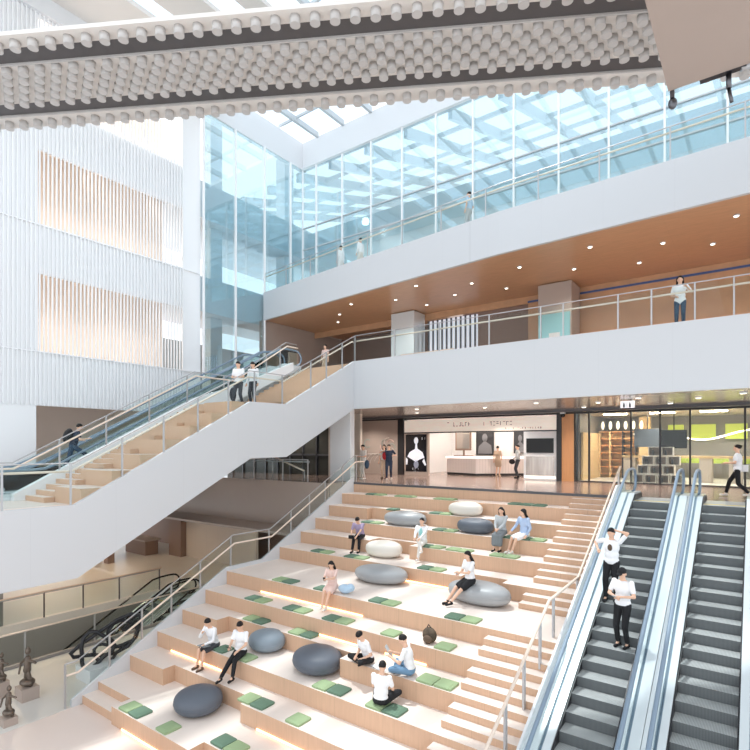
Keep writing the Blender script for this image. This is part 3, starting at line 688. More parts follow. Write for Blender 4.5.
MB().box(-14.2, -13.2, 27.3, 27.36, 6.8, 8.0).build('frame', 'brownwall', mr); MB().box(-14.1, -13.3, 27.28, 27.3, 6.9, 7.9).build('glass', pmat('mirror_pale', (220,216,212), .1, metal=.6), mr)
MB().box(-14.3, -13.1, 27.3, 27.6, 6.46, 6.52).box(-13.75,-13.65,27.36,27.42,6.4,6.9).build('stand', 'brownwall', mr)
tv = thing('display_wall', (-8.5, YF, L1), 'pearl panel wall carrying a black screen at right of cosmetics shop', 'display')
MB().box(-9.35, -7.75, YF-.02, YF+.2, L1, 7.76).build('panel', 'plain', tv)
MB().box(-9.2, -7.88, YF-.07, YF-.02, 6.72, 7.42).build('screen', 'screen', tv)
MB().box(-9.22, -7.85, YF-.06, YF-.02, L1+.22, 6.55).build('brushed_panel', pmat('brushed_pearl', (206,196,188), .25, metal=.7, noise=.25, nscale=1.5, stretch=(5,1,.5)), tv)
MB().box(-9.3, -7.8, YF-.05, YF-.02, L1+.08, L1+.2).build('lit_edge', emat('lit_edge', (255,244,230), 1.2), tv)
tag(MB().box(-7.5, -6.95, YF-.05, YF+.2, L1, 8.55).build('wood_panel', 'wood'), 'upright brown wood panel between cosmetics shop and glass shop', 'panel')
cm = thing('security_camera', (-7.4, 25.0, 8.62), 'white dome security camera on the header above the wood panel', 'camera')
MB().box(-7.5,-7.3,24.9,25.1,8.55,8.63).build('mount', 'plain', cm); MB().ell((-7.4,25.0,8.48), (.1,.1,.1)).build('dome', 'black', cm)
# glass shop
gs = thing('shop_glazing', (-3.4, YF, L1), 'full height dark framed glass front of the lounge shop right of the wood panel', 'glass front')
xm = [-6.92,-6.29,-4.53,-3.4,-2.3,-.44,2.0]
for a, b in zip(xm[:-1], xm[1:]): MB().box(a+.03, b-.03, YF+.05, YF+.07, L1+.05, HZ).build('pane', 'glasss', gs)
for x in xm: MB().box(x-.035, x+.035, YF, YF+.12, L1, HZ).build('mullion', 'dark', gs)
MB().box(-6.92, 2, YF, YF+.12, L1, L1+.05).build('sill', 'dark', gs)
struct(MB().box(-6.95, 5, 31.5, 31.7, L1, 8.7).box(5,5.2,YF,31.7,L1,8.7).box(-6.98,-6.9,26,31.5,L1,8.7), 'wall_lounge', 'greywall')
struct(MB().box(-6.95, 5, YF+.2, 31.5, 8.6, 8.7), 'ceiling_lounge', 'beige')
struct(MB().box(-6.95, 5, YF+.12, 31.5, L1, L1+.02), 'floor_lounge', 'floor_grey')
for x in (-5.6,-3.6,-1.6,.4):
    tag(MB().box(x-.5, x+.5, 27.2, 27.5, 8.56, 8.6).build('ceiling_light', emat('lounge_light', (255,240,215), 40)), 'rectangular warm light in the lounge shop ceiling', 'light', 'lights in the lounge shop ceiling')
sh = thing('bookcase', (-6.0, 27.5, L1), 'tall pale wood shelving seen through glass at left of the lounge shop', 'shelves')
MB().box(-6.85,-6.75,26.0,29.5,L1,7.7).build('side_panel', 'lwood', sh)
MB().box(-6.75,-4.9,29.4,29.5,L1,7.8).build('back_panel', 'lwood', sh)
for k in range(7): MB().box(-6.75,-4.9,29.0,29.4,L1+.2+.36*k,L1+.24+.36*k).build('shelf', 'wood', sh)
for x in (-6.7,-6.2,-5.6,-5.0): MB().box(x-.03,x+.03,28.95,29.4,L1,7.8).build('upright', 'dark' if x>-5.7 else 'lwood', sh)
ws = thing('wall_cladding_panel', (-4.9, 29, L1), 'pale wood wall strip right of the shelving in the lounge shop', 'panel')
MB().box(-4.85,-4.35,29.0,29.3,L1,8.5).build('panel', 'lwood', ws)
for i in range(6):
    tag(MB().ell((-6.5+.36*i, 28.8, 8.1), (.08,.08,.22)).build('pendant_lamp', 'pend'), 'small pale pendant glowing above the lounge shelving', 'lamp', 'pendants above the lounge shelving')
t = thing('television', (-3.2, 26.2, 7.2), 'black television hanging behind the glass of the lounge shop', 'television')
MB().box(-3.55,-2.5,26.2,26.28,6.95,7.75).build('screen', 'screen', t); MB().tube([(-3.0,26.25,7.75),(-3.0,26.25,8.6)], .025, 6).build('pole', 'dark', t)
t = thing('television', (-4.3, 27.2, 7.2), 'grey panel hanging left of the black television in lounge shop', 'television')
MB().box(-4.75,-3.6,27.2,27.28,7.0,7.85).build('screen', pmat('grey_screen', (104,112,122), .3), t); MB().tube([(-4.2,27.25,7.85),(-4.2,27.25,8.6)], .025, 6).build('pole', 'dark', t)
tag(MB().tube([(-4.9+.35*k, 28.0, 7.55+.22*math.sin(k*.55+.3)) for k in range(15)], .035, 8).build('ribbon_light', emat('ribbon', (255,244,226), 4)), 'wavy white ribbon light floating across the lounge shop', 'light')
for i, (x, w) in enumerate([(-3.5,.7),(-2.3,1.1),(-.9,.9)]):
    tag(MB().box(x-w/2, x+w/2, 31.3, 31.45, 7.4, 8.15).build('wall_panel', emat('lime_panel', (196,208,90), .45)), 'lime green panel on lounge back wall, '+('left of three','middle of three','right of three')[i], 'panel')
tag(MB().box(-3.8,1.0,30.6,31.0,6.2,6.45).build('planter', pmat('lime_moss', (170,190,90), .9, noise=.3, nscale=12)), 'long low lime green planter along the lounge back wall', 'planter')
tb = thing('display_table', (-1.8, 27.6, L1), 'long pale stone topped table across the lounge shop', 'table')
MB().box(-5.3,.6,27.3,28.1,6.5,6.6).build('tabletop', 'lwood', tb)
for x in (-5.0,-4.2,-1.9,-.8,.3): MB().box(x-.25,x+.25,27.4,28.0,L1+.02,6.5).build('leg', 'beige', tb)
cube0 = None
M['cubes'] = pmat('cube_wood', (240,230,222), .5)
for lev, xs in enumerate([[-4.35,-3.85,-3.35,-2.85],[-4.15,-3.65,-3.15],[-3.95,-3.45,-2.95],[-3.7,-3.2]]):
    for i, x in enumerate(xs):
        if cube0 is None:
            cube0 = thing('display_cube', (x,25.9,L1+.02), '', 'box', 'stacked display cubes')
            MB().box(-.23,.23,-.2,.2,0,.03).box(-.23,.23,-.2,.2,.36,.39).box(-.23,-.2,-.2,.2,.03,.36).box(.2,.23,-.2,.2,.03,.36).build('shell', 'cubes', cube0, local=True)
            MB().box(-.2,.2,.17,.19,.03,.36).build('back', 'taupe', cube0, local=True)
            MB().box(-.1,-.04,-.1,.1,.03,.25).build('divider', 'graphite', cube0, local=True); c = cube0
        else: c = copy_tree(cube0)
        c.location = (x, 25.9, L1+.02+.4*lev)
        c['label'] = 'open pale display cube in pyramid behind the glass, '+['bottom','second','third','top'][lev]+' row, '+('leftmost' if i == 0 else 'rightmost' if i == len(xs)-1 else 'second from left' if i == 1 else 'third from left')
# hanging sign
sg = thing('hanging_sign', (-3.9, 21, 8.4), 'white illuminated toilet sign hanging from soffit above the escalators', 'sign')
MB().box(-4.12,-3.66,20.95,21.05,8.45,8.7).build('board', emat('sign_face', (240,240,244), .6), sg)
mb = MB()
for x in (-4.0,-3.8): mb.ell((x,20.94,8.62),(.025,.01,.025)); mb.box(x-.03,x+.03,20.935,20.95,8.46,8.59)
mb.box(-3.905,-3.895,20.935,20.95,8.46,8.65); mb.build('pictogram', 'dark', sg)
MB().tube([(-4.05,21,8.7),(-4.05,21,8.75)], .01, 5).tube([(-3.72,21,8.7),(-3.72,21,8.75)], .01, 5).build('hanger', 'metal', sg)

# ground floor left area
rail('landing_railing', 'glass balustrade on the taupe slab edge behind the seating steps', [(-28,17.3,5.43),(-16.4,17.3,5.43)], [2,4,6,8,10,11.6], side=(0,1,0), hh=.9, gh=1.0, hand='metal')
lw = thing('shop_window', (-22, 22, L1), 'dark glazed storefront beyond the balustrade under the white staircase', 'window')
MB().box(-28,-19.2,22,22.1,L1,8.7).build('glazing', pmat('dark_glazing', (62,62,58), .12), lw)
for k in range(9): MB().box(-27.5+k*1.05,-27.42+k*1.05,21.9,22.0,L1,8.7).build('mullion', 'dmetal', lw)
MB().box(-28,-19.2,21.9,22.0,6.5,6.6).build('transom', 'dmetal', lw)
struct(MB().box(-19.2,-17.0,21.9,22.1,L1,8.75), 'wall_landing_left', 'beige')
pf = thing('prop_rail', (-18, 17.6, 5.5), 'pale diagonal rail coming down behind the balustrade under the staircase', 'rail')
MB().tube([(-19.0,17.6,6.55),(-16.9,17.6,5.9)], .04, 8).build('handrail', 'hand', pf); MB().tube([(-19.0,17.6,6.55),(-19.0,17.6,5.43)], .025, 6).tube([(-16.9,17.6,5.9),(-16.9,17.6,5.43)], .025, 6).build('post', 'metal', pf)
# shop furniture seen below
for i, (x, y) in enumerate([(-33.0, 18.5), (-27.5, 21.0)]):
    t = thing('display_counter', (x, y, 0), ('dark sloped display counter in the lit opening below the staircase', 'dark counter under the soffit right of beige wall')[i], 'counter')
    MB().box(x-1.2, x+1.2, y, y+.9, 0, .9).build('body', 'brownwall', t); MB().box(x-1.3, x+1.3, y-.1, y+1.0, .9, 1.0).build('worktop', 'taupe', t)
struct(MB().box(-40, -15.2, 15.5, 22, 3.3, 3.4), 'ceiling_ground', 'taupe')
struct(MB().box(-40,-24.5,-4,15.5,3.9,4.0), 'ceiling_ground_left', 'taupe')
for x, y in [(-36,14),(-33,17.5),(-30,14),(-27,17.5),(-27,11),(-30,8),(-22,18.5),(-18.5,18.5)]:
    z = 3.28 if y > 15.5 else 3.88
    tag(MB().box(x-.35,x+.35,y-.35,y+.35,z-.03,z).build('ceiling_light', emat('ground_lamp', (255,214,160), 20)), 'square warm ceiling light over the ground floor left of the opening', 'light', 'ground floor ceiling lights')
bkp = struct(MB().box(-34.5,-32.9,15.9,16.3,0,3.3).box(-31.9,-31.4,15.9,16.3,0,3.3), 'wall_ground_pier', 'brownwall')
struct(MB().box(-24.5,-23.9,-4,8.0,0.0,3.9), 'wall_ground_left', 'greywall')

# ------------------------------------------------------------------ sculptures
scu = thing('sculpture', (-16.3, 8.2, 0), 'black looping metal sculpture on white plinth behind the stair railing', 'sculpture')
mb = MB(); cx, cy, cz = -16.3, 8.3, .95
def loop(mb, c, r1, r2, ang, tilt, w=.06):
    pts = []
    for k in range(16):
        a = 2*math.pi*k/16; rr = 1+.14*math.sin(3*a+ang*.3)
        u = r1*rr*math.cos(a); v = r2*rr*math.sin(a)
        x = u*math.cos(R(ang))-v*math.sin(R(ang)); z = u*math.sin(R(ang))+v*math.cos(R(ang))
        pts.append((c[0]+x*.3+z*.05*tilt, c[1]+x, c[2]+z+.08*math.sin(2*a)*tilt))
    mb.tube(pts, w, 8, closed=True)
loop(mb, (cx, cy, cz+.1), .95, .45, 20, 1); loop(mb, (cx, cy-.4, cz-.1), .42, .5, -20, -1); loop(mb, (cx+.05, cy+.35, cz+.15), .42, .4, 30, 1); loop(mb, (cx, cy-.05, cz-.3), .35, .26, 0, -1, .05)
for a in ((.85,.45),(.9,.1),(.75,.75)): mb.tube([(cx, cy+.4, cz+.25), (cx+.1, cy+.4+a[0]*.6, cz+.2+a[1]*.6)], .05, 7)
mb.build('loops', 'dark', scu)
MB().box(-16.75,-15.85,7.5,8.6,0,.42).build('plinth', 'plain', scu)
def figure_sculpture(x, y, label, s=1.0, z0=0):
    t = thing('statuette', (x, y, 0), label, 'sculpture')
    MB().box(x-.22*s, x+.22*s, y-.2*s, y+.2*s, 0, .35+z0).build('plinth', 'taupe', t)
    mb = MB(); b = .35+z0
    mb.cap((x-.08,y,b+.05),(x-.03,y,b+.4*s),.06*s,.05*s).cap((x+.1,y+.05,b+.05),(x+.03,y,b+.4*s),.06*s,.05*s).cap((x,y,b+.4*s),(x,y+.02,b+.7*s),.09*s,.07*s)
    mb.ell((x,y+.02,b+.88*s),(.07*s,.07*s,.09*s)).cap((x-.08*s,y,b+.68*s),(x-.28*s,y-.05,b+.5*s),.035*s,.03*s).cap((x+.08*s,y,b+.68*s),(x+.25*s,y+.1,b+.62*s),.035*s,.03*s)
    mb.cap((x,y+.02,b+.93*s),(x+.02,y+.02,b+.97*s),.045*s,.03*s).cap((x-.28*s,y-.05,b+.5*s),(x-.2*s,y-.12,b+.3*s),.03*s,.025*s).ell((x+.02,y,b+.12),(.2*s,.17*s,.1*s))
    mb.build('figure', pmat('bronze', (112,100,90), .35, metal=.6, noise=.3, nscale=12), t)
figure_sculpture(-16.5, 6.1, 'small bronze figure sculpture nearest the pink floor edge at bottom left', 1.1, 0)
figure_sculpture(-15.35, 5.25, 'low bronze figure sculpture on slab at the bottom left corner of photo', .8, -.15)
figure_sculpture(-17.2, 5.7, 'bronze figure sculpture cut by the left edge of the photo', .8, .1)

# ------------------------------------------------------------------ cushions
def cushion_mesh():
    mb = MB(); n = 6; hs_ = .215; vs = []; fs = []
    for top in (1, 0):
        for j in range(n+1):
            for i in range(n+1):
                u, v = i/n*2-1, j/n*2-1
                e = 1-.04*(abs(u)**6*abs(v)**6)
                d = max(abs(u), abs(v)); z = .062+.010*(1-d**4)-(.016 if d > .99 else 0) if top else 0.0
                vs.append((u*hs_*e, v*hs_*e, z))
    N = (n+1)*(n+1)
    for j in range(n):
        for i in range(n):
            a = j*(n+1)+i; fs.append((a, a+1, a+n+2, a+n+1)); fs.append((N+a, N+a+n+1, N+a+n+2, N+a+1))
    ring = [i for i in range(n+1)]+[j*(n+1)+n for j in range(1, n+1)]+[n*(n+1)+i for i in range(n-1, -1, -1)]+[j*(n+1) for j in range(n-1, 0, -1)]
    for k in range(len(ring)): a, b = ring[k], ring[(k+1) % len(ring)]; fs.append((a, N+a, N+b, b))
    return mb.add(vs, fs, 0)
cme = {}
for k in ('gl', 'gd'):
    me = cushion_mesh().mesh('cushion_'+k); me.materials.append(M[k]); cme[k] = me
row_names = ['', 'first step below the landing', 'second step below the landing', 'third step below the landing', 'fourth step below the landing', 'fifth step below the landing',
             'wide middle platform', 'first step below the middle platform', 'second step below the middle platform', 'third step below the middle platform', 'fourth step below the middle platform', 'lowest wide platform']
CU = {11: [(-13.0,'ld',-.5),(-11.35,'l',-.5),(-9.85,'dl',-.1)], 10: [(-10.2,'ld'),(-8.55,'l')], 9: [(-12.3,'d'),(-11.3,'l'),(-8.55,'ld'),(-6.98,'ld')],
      8: [(-12.65,'ld',.45),(-10.7,'ld',.45),(-6.2,'ll')], 7: [(-13.05,'dl'),(-11.35,'dl'),(-9.8,'dl'),(-7.8,'l'),(-6.25,'l')],
      6: [(-12.75,'ld'),(-10.95,'d'),(-8.85,'dl'),(-6.45,'dl')], 5: [(-13.4,'dl'),(-11.8,'dl'),(-8.8,'dl')], 4: [(-9.45,'dl'),(-8.4,'ll'),(-6.85,'ll')],
      3: [(-12.6,'dl'),(-9.4,'dl'),(-6.75,'ddl')], 2: [(-12.0,'d'),(-10.05,'dl')], 1: [(-13.7,'dl'),(-12.2,'ll'),(-10.35,'ll'),(-7.3,'ddd')]}
for n in sorted(CU):
    ents = CU[n]; tot = sum(len(e[1]) for e in ents); idx = 0
    for e in ents:
        x, pat = e[0], e[1]; sh = e[2] if len(e) > 2 else 0
        for j, ch in enumerate(pat):
            o = bpy.data.objects.new('seat_cushion', cme['gl' if ch == 'l' else 'gd']); COL.objects.link(o)
            o.location = (x+.22+.45*j, YT[n]+sh+.26+random.uniform(-.015,.015), ZT[n]); o.rotation_euler = (0,0,random.uniform(-.03,.03))
            idx += 1
            o['label'] = '%s green square cushion on %s, %s' % ('light' if ch == 'l' else 'dark', row_names[n], 'the only one there' if tot == 1 else 'leftmost' if idx == 1 else 'rightmost' if idx == tot else '%s from left' % ['','first','second','third','fourth','fifth','sixth','seventh','eighth','ninth','tenth'][idx])
            o['category'] = 'cushion'; o['group'] = 'green square cushions on the seating steps'

# ------------------------------------------------------------------ poufs
def pouf(x, y, z, rx, ry, h, mat, label, rz=0, under=.35):
    prof = []
    for k in range(19):
        t = -.9+1.9*(1-(1-k/18)**1.5); t = min(t, .999)
        prof.append(((1-abs(t)**2.7)**(1/2.4), t))
    z0, z1 = prof[0][1], prof[-1][1]
    mb = MB(); seg = 36; o = 0; n = len(prof)
    for r, zz in prof:
        for k in range(seg):
            a = 2*math.pi*k/seg
            wob = 1+.05*math.cos(a+.7)+.03*math.cos(2*a+1.1)
            zf = (zz-z0)/(z1-z0)
            mb.v.append(Vector((r*rx*wob*math.cos(a), r*ry*wob*math.sin(a), h*zf*(1+.03*math.cos(a-.5)))))
    for i in range(n-1):
        for k in range(seg): mb.f.append([i*seg+k, i*seg+(k+1) % seg, (i+1)*seg+(k+1) % seg, (i+1)*seg+k]); mb.m.append(0); mb.sm.append(True)
    mb.f.append([k for k in reversed(range(seg))]); mb.m.append(0); mb.sm.append(False)
    mb.f.append([(n-1)*seg+k for k in range(seg)]); mb.m.append(0); mb.sm.append(True)
    root = thing('pouf', (x, y, z), label, 'pouf', 'pebble shaped poufs on the seating steps', rz)
    mb.build('body', mat, root, local=True)
    # welt seam
    MB().tube([((rx*1.003)*(1+.05*math.cos(a+.7)+.03*math.cos(2*a+1.1))*math.cos(a), (ry*1.003)*(1+.05*math.cos(a+.7)+.03*math.cos(2*a+1.1))*math.sin(a), h*.46*(1+.06*math.cos(a-.5))) for a in [2*math.pi*k/36 for k in range(36)]], .006, 5, closed=True).build('seam', mat, root, local=True)
    return root
pouf(-11.35, 8.0, .45, .60, .60, .52, 'pd', 'slate grey round pouf on the lowest wide platform', .3)
pouf(-9.15, 10.0, 1.35, .70, .62, .52, 'pd', 'largest slate grey pouf beside the three people sitting with papers', -.2)
pouf(-11.2, 10.15, 1.35, .55, .5, .5, 'pb', 'blue grey pouf directly behind the seated man in black trousers')
pouf(-9.85, 13.75, 2.7, .92, .6, .5, 'pm', 'long light grey pouf on the middle platform right of the woman in pink', .1)
pouf(-6.35, 13.55, 2.7, .95, .55, .56, 'pm', 'glossy grey pouf with the dark skirted woman sitting on it', -.1)
pouf(-10.75, 15.2, 3.15, .72, .5, .55, 'pw', 'cream pouf between man in purple shirt and man in white')
pouf(-10.9, 16.8, 4.05, .88, .5, .52, 'pm', 'long mid grey pouf above the man in white, on upper steps', .05)
pouf(-8.75, 17.58, 4.5, .66, .42, .5, 'pw', 'small cream pouf highest on the seating steps')
pouf(-7.95, 16.72, 4.05, .66, .42, .5, 'pd', 'slate grey pouf left of the two seated women')

# ------------------------------------------------------------------ people
def remesh(mb, voxel, name, smooth=3):
    me = mb.mesh(name); o = bpy.data.objects.new(name, me); COL.objects.link(o)
    r = o.modifiers.new('r', 'REMESH'); r.mode = 'VOXEL'; r.voxel_size = voxel; r.use_smooth_shade = True
    s = o.modifiers.new('s', 'SMOOTH'); s.iterations = smooth; s.factor = .5
    dg = bpy.context.evaluated_depsgraph_get(); dg.update()
    out = bpy.data.meshes.new_from_object(o.evaluated_get(dg)); bpy.data.objects.remove(o); bpy.data.meshes.remove(me)
    out.name = name; return out
def ik(a, t, l1, l2, pole):
    a, t, pole = Vector(a), Vector(t), Vector(pole); d = t-a; L = min(d.length, (l1+l2)*.995); d.normalize(); t = a+d*L
    x = (l1*l1-l2*l2+L*L)/(2*L); h = math.sqrt(max(l1*l1-x*x, 0)); p = pole-d*pole.dot(d)
    p = p.normalized() if p.length > 1e-5 else Vector((0,0,1))
    return a+d*x+p*h, t
def person(label, loc, face, pose, top, bottom, sleeves='short', legs='long', shoes='c_black', hair='short', vox=.02, scale=1.0, shirt_long=0.0, female=False, extra=None, name='person'):
    """local frame: +Y forward, +X person's right, z=0 at feet (standing) or seat (sitting)"""
    pel = Vector(pose['pelvis']); sp = Vector(pose.get('spine', (0,0,1))).normalized(); right = Vector((1,0,0))
    yaw = pose.get('turn', 0); right.rotate(Quaternion((0,0,1), R(-yaw)))
    fwd = sp.cross(right)*-1; fwd = (right.cross(sp)*-1).normalized(); 
    if fwd.y < 0: fwd = -fwd
    rt = right
    waist = pel+sp*.16; chest = pel+sp*.34; neck = pel+sp*.53
    sw = .165 if female else .185
    shR = neck-sp*.055+rt*sw; shL = neck-sp*.055-rt*sw
    hd = Vector(pose.get('head', sp)).normalized(); look = Vector(pose.get('look', (0,1,0))).normalized()
    hc = neck+hd*.142+look*.015
    hz = (hd*.7+Vector((0,0,.3))).normalized(); hx = look.cross(hz).normalized(); hy = hz.cross(hx).normalized()
    if 'nod' in pose:
        q = Quaternion(hx, -R(pose['nod'])); hy = q @ hy; hz = q @ hz; hc = hc+hy*.02
    HM = Matrix((hx, hy, hz)).transposed()
    TM = Matrix((rt, fwd, sp)).transposed()
    hipR = pel+rt*.09-sp*.02; hipL = pel-rt*.09-sp*.02
    fR, fL = Vector(pose['footR']), Vector(pose['footL'])
    kR, aR = ik(hipR, fR, .44, .42, pose.get('kneeR', (0,1,0))); kL, aL = ik(hipL, fL, .44, .42, pose.get('kneeL', (0,1,0)))
    eR, wR = ik(shR, Vector(pose['handR']), .29, .255, pose.get('elbowR', (.5,-.6,-.6))); eL, wL = ik(shL, Vector(pose['handL']), .29, .255, pose.get('elbowL', (-.5,-.6,-.6)))
    root = thing(name, loc, label, 'person'); root.rotation_euler = (0,0,face); root.scale = (scale,)*3
    b = MB()
    w = .9 if female else 1.0
    b.ell(pel+sp*.02, (.155,.11,.12), TM).ell(waist, (.13*w,.095,.13), TM).ell(chest, (.155*w,.108,.17), TM).ell(neck-sp*.07, (.15*w,.075,.07), TM)
    b.cap(neck-sp*.05, hc-hz*.03, .06, .054)
    b.ell(hc+hz*.02, (.074,.094,.105), HM).ell(hc+hy*.025-hz*.045, (.056,.066,.062), HM)
    b.cap(hc+hy*.088+hz*.01, hc+hy*.108-hz*.02, .011, .017, 8)
    for sg in (-1, 1): b.ell(hc+hx*.078*sg-hz*.01-hy*.005, (.014,.026,.036), HM)
    for s_, e, wv in ((shR, eR, wR), (shL, eL, wL)):
        b.ell(s_, (.056,.056,.056)); b.cap(s_, e, .048, .037).cap(e, wv, .038, .025)
        d = (wv-e).normalized(); b.cap(wv, wv+d*.07, .026, .033)
    for h, k, a in ((hipR, kR, aR), (hipL, kL, aL)):
        b.cap(h, k, .082*w, .054).cap(k, a, .054, .034)
        ft = Vector(pose.get('toe', (0,1,0))); b.cap(a, a+ft*.12-Vector((0,0,.045)), .034, .028)
    me = remesh(b, vox, 'body', 2)
    # fingers, eyes, mouth appended
    x = MB()
    for wv, e, sg in ((wR, eR, 1), (wL, eL, -1)):
        d = (wv-e).normalized(); dn = Vector((0,0,-1)) if abs(d.z) < .8 else fwd*1.0
        pn = (dn-d*dn.dot(d)).normalized(); sd = d.cross(pn).normalized()
        if sd.dot(rt)*sg > 0: sd = -sd             # thumb side points inwards
        for q in range(4):
            o0 = wv+d*.075+sd*(.024-.016*q); ln = (.026,.03,.028,.022)[q]
            x.tube([o0-d*.02, o0+d*ln, o0+d*ln*1.8+pn*ln*.5, o0+d*ln*2.1+pn*ln*1.3], .0085, 6, rs=[.009,.0088,.0082,.007])
        o0 = wv+d*.035+sd*.024
        x.tube([o0-sd*.01, o0+sd*.022+d*.02, o0+sd*.03+d*.045+pn*.012, o0+sd*.028+d*.062+pn*.022], .009, 6, rs=[.011,.0105,.0095,.008])
    for sg in (-1, 1):
        x.ell(hc+hy*.083+hx*.03*sg+hz*.02, (.011,.007,.007), HM, 1, 8, 5)
        x.obox(hc+hy*.09+hx*.03*sg+hz*.042, hx, hy, hz, .017, .004, .0035, 1)
    x.ell(hc+hy*.086-hz*.052, (.022,.008,.007), HM, 2, 8, 5)
    bmx = bmesh.new(); bmx.from_mesh(me); bmx.from_mesh(x.mesh('x')); bmx.to_mesh(me); bmx.free()
    me.materials.clear()
    for m_ in ('skin', 'hair', 'lip'): me.materials.append(M[m_])
    for p in me.polygons: p.use_smooth = True
    o = bpy.data.objects.new('body', me); COL.objects.link(o); o.parent = root
    def part(mb, nm, mat, vx=None, lab=None, sm=2):
        m2 = remesh(mb, vx or vox, nm, sm); m2.materials.clear(); m2.materials.append(M[mat])
        q = bpy.data.objects.new(nm, m2); COL.objects.link(q); q.parent = root
        if lab: q['label'] = lab
        return q
    # shirt
    s = MB(); g = .018
    lo = pel+sp*(.06-shirt_long)
    s.ell(pel+sp*(.05-shirt_long*.5), (.165+g*.5,.12+g*.6,.1+shirt_long*.6), TM).ell(waist, (.15*w+g,.108+g,.15), TM).ell(chest, (.165*w+g,.115+g,.185), TM).ell(neck-sp*.08, (.155*w+g,.08+g,.075), TM)
    for s_, e, wv in ((shR, eR, wR), (shL, eL, wL)):
        s.ell(s_, (.06,.06,.06))
        if sleeves == 'short': s.cap(s_, s_.lerp(e, .66), .056, .054)
        elif sleeves == 'long': s.cap(s_, e, .06, .049).cap(e, e.lerp(wv, .92), .048, .036)
        elif sleeves == 'none': pass
    part(s, 'shirt' if legs != 'dress' else 'dress_top', top)
    # legs wear
    t = MB(); t.ell(pel+sp*.0, (.168,.122,.125), TM)
    for h, k, a in ((hipR, kR, aR), (hipL, kL, aL)):
        if legs == 'long': t.cap(h, k, .097*w, .068).cap(k, k.lerp(a, .86), .066, .052)
        elif legs == 'shorts': t.cap(h, h.lerp(k, .88), .1, .08)
        elif legs in ('skirt', 'dress'): t.cap(h, h.lerp(k, .72), .11, .1)
        elif legs == 'longskirt': t.cap(h, k, .1, .09).cap(k, k.lerp(a, .62), .09, .085)
    if legs in ('skirt', 'dress', 'longskirt'): t.cap((hipR+hipL)/2, (hipR+hipL)/2+((kR+kL)/2-(hipR+hipL)/2)*.72, .12, .1)
    if legs == 'longskirt': t.cap((kR+kL)/2, (kR+kL)/2+((aR+aL)/2-(kR+kL)/2)*.6, .09, .085)
    part(t, {'long':'trousers','shorts':'shorts','skirt':'skirt','longskirt':'skirt','dress':'dress_skirt'}[legs], bottom)
    # shoes
    ft = Vector(pose.get('toe', (0,1,0)))
    for a in (aR, aL):
        c = MB(); c.cap(a-Vector((0,0,.035))-ft*.03, a-Vector((0,0,.05))+ft*.15, .045, .036).cap(a, a-Vector((0,0,.04)), .043, .045)
        part(c, 'shoe', shoes, .012, None, 1)
    # hair
    hcM = hc+hz*.028-hy*.012
    hr = MB(); vs = []; nu, nv = 20, 10
    def hairshell(rx, ry, rz, cut):
        v = []; f = []
        for j in range(nv+1):
            for i in range(nu):
                ph = 2*math.pi*i/nu; front_ = max(0, math.sin(ph))
                thm = math.pi*(cut-(cut-.40)*front_**.7); th = thm*j/nv
                jit = 1+.03*math.sin(5*ph+j)
                v.append(hcM+HM @ Vector((rx*jit*math.sin(th)*math.cos(ph), ry*jit*math.sin(th)*math.sin(ph), rz*math.cos(th))))
        for j in range(nv):
            for i in range(nu): f.append((j*nu+i, (j+1)*nu+i, (j+1)*nu+(i+1) % nu, j*nu+(i+1) % nu))
        f.append([nv*nu+i for i in range(nu)][::-1]); f.append([i for i in range(nu)])
        return v, f
    v, f = hairshell(.085, .103, .108, .62); hr.add(v, f, 0, True)
    if hair == 'long':
        for sg in (-1, -.5, 0, .5, 1):
            p0 = hc+hx*.07*sg-hy*(.07-.05*abs(sg))+hz*.03; p1 = neck-fwd*(.10-.02*abs(sg))+rt*.08*sg-sp*.02; p2 = chest-fwd*.13+rt*.06*sg+sp*.02
            hr.cap(p0, p1, .042, .04, 10).cap(p1, p2, .04, .02, 10)
        part(hr, 'hair', 'hair', .014)
    elif hair == 'bun':
        hr.ell(hc-hy*.1+hz*.07, (.045,.045,.045)); part(hr, 'hair', 'hair', .014)
    else: part(hr, 'hair', 'hair', .013)
    if hair == 'cap':
        c = MB(); v, f = hairshell(.092, .11, .112, .5); c.add(v, f, 0, True).ell(hc+hy*.11+hz*.065, (.07,.065,.01), HM)
        part(c, 'cap', 'c_black', .013)
    P = dict(hc=hc, wR=wR, wL=wL, eR=eR, pel=pel, chest=chest, TM=TM, fwd=fwd, rt=rt, sp=sp, kR=kR, kL=kL, aR=aR, root=root, HM=HM)
    if extra: extra(P)
    return root
def lp(P, mb, nm, mat): return mb.build(nm, mat, P['root'], local=True)
def held(P, mb, nm, mat, label, cat):
    """an item held or worn: its own thing, placed in the world where the person holds it"""
    root = P['root']; me = mb.mesh(nm); mx = Matrix.Translation(root.location) @ Matrix.Rotation(root.rotation_euler.z, 4, 'Z') @ Matrix.Scale(root.scale.x, 4)
    me.transform(mx)
    c = sum((v.co for v in me.vertices), Vector())/len(me.vertices); me.transform(Matrix.Translation(-c))
    me.materials.append(M[mat] if isinstance(mat, str) else mat)
    o = bpy.data.objects.new(nm, me); COL.objects.link(o); o.location = c
    return tag(o, label, cat)
def phone(label, size=1.0, mat='c_black', which='wR', nm='phone', up=(0,-.5,.8)):
    def f(P):
        n = Vector(up).normalized(); ax = Vector((1,0,0)); ay = n.cross(ax).normalized()
        held(P, MB().obox(P[which]+Vector((-.03 if which == 'wR' else .03, .09, .02)), ax, ay, n, .038*size, .075*size, .005), nm, mat, label, nm.replace('_', ' '))
    return f
F = math.pi                     # facing the viewer side (-Y)
def stand(**k):
    d = dict(pelvis=(0,0,.93), footR=(.1,0,.08), footL=(-.1,0,.08), handR=(.27,.06,.82), handL=(-.27,.06,.82)); d.update(k); return d
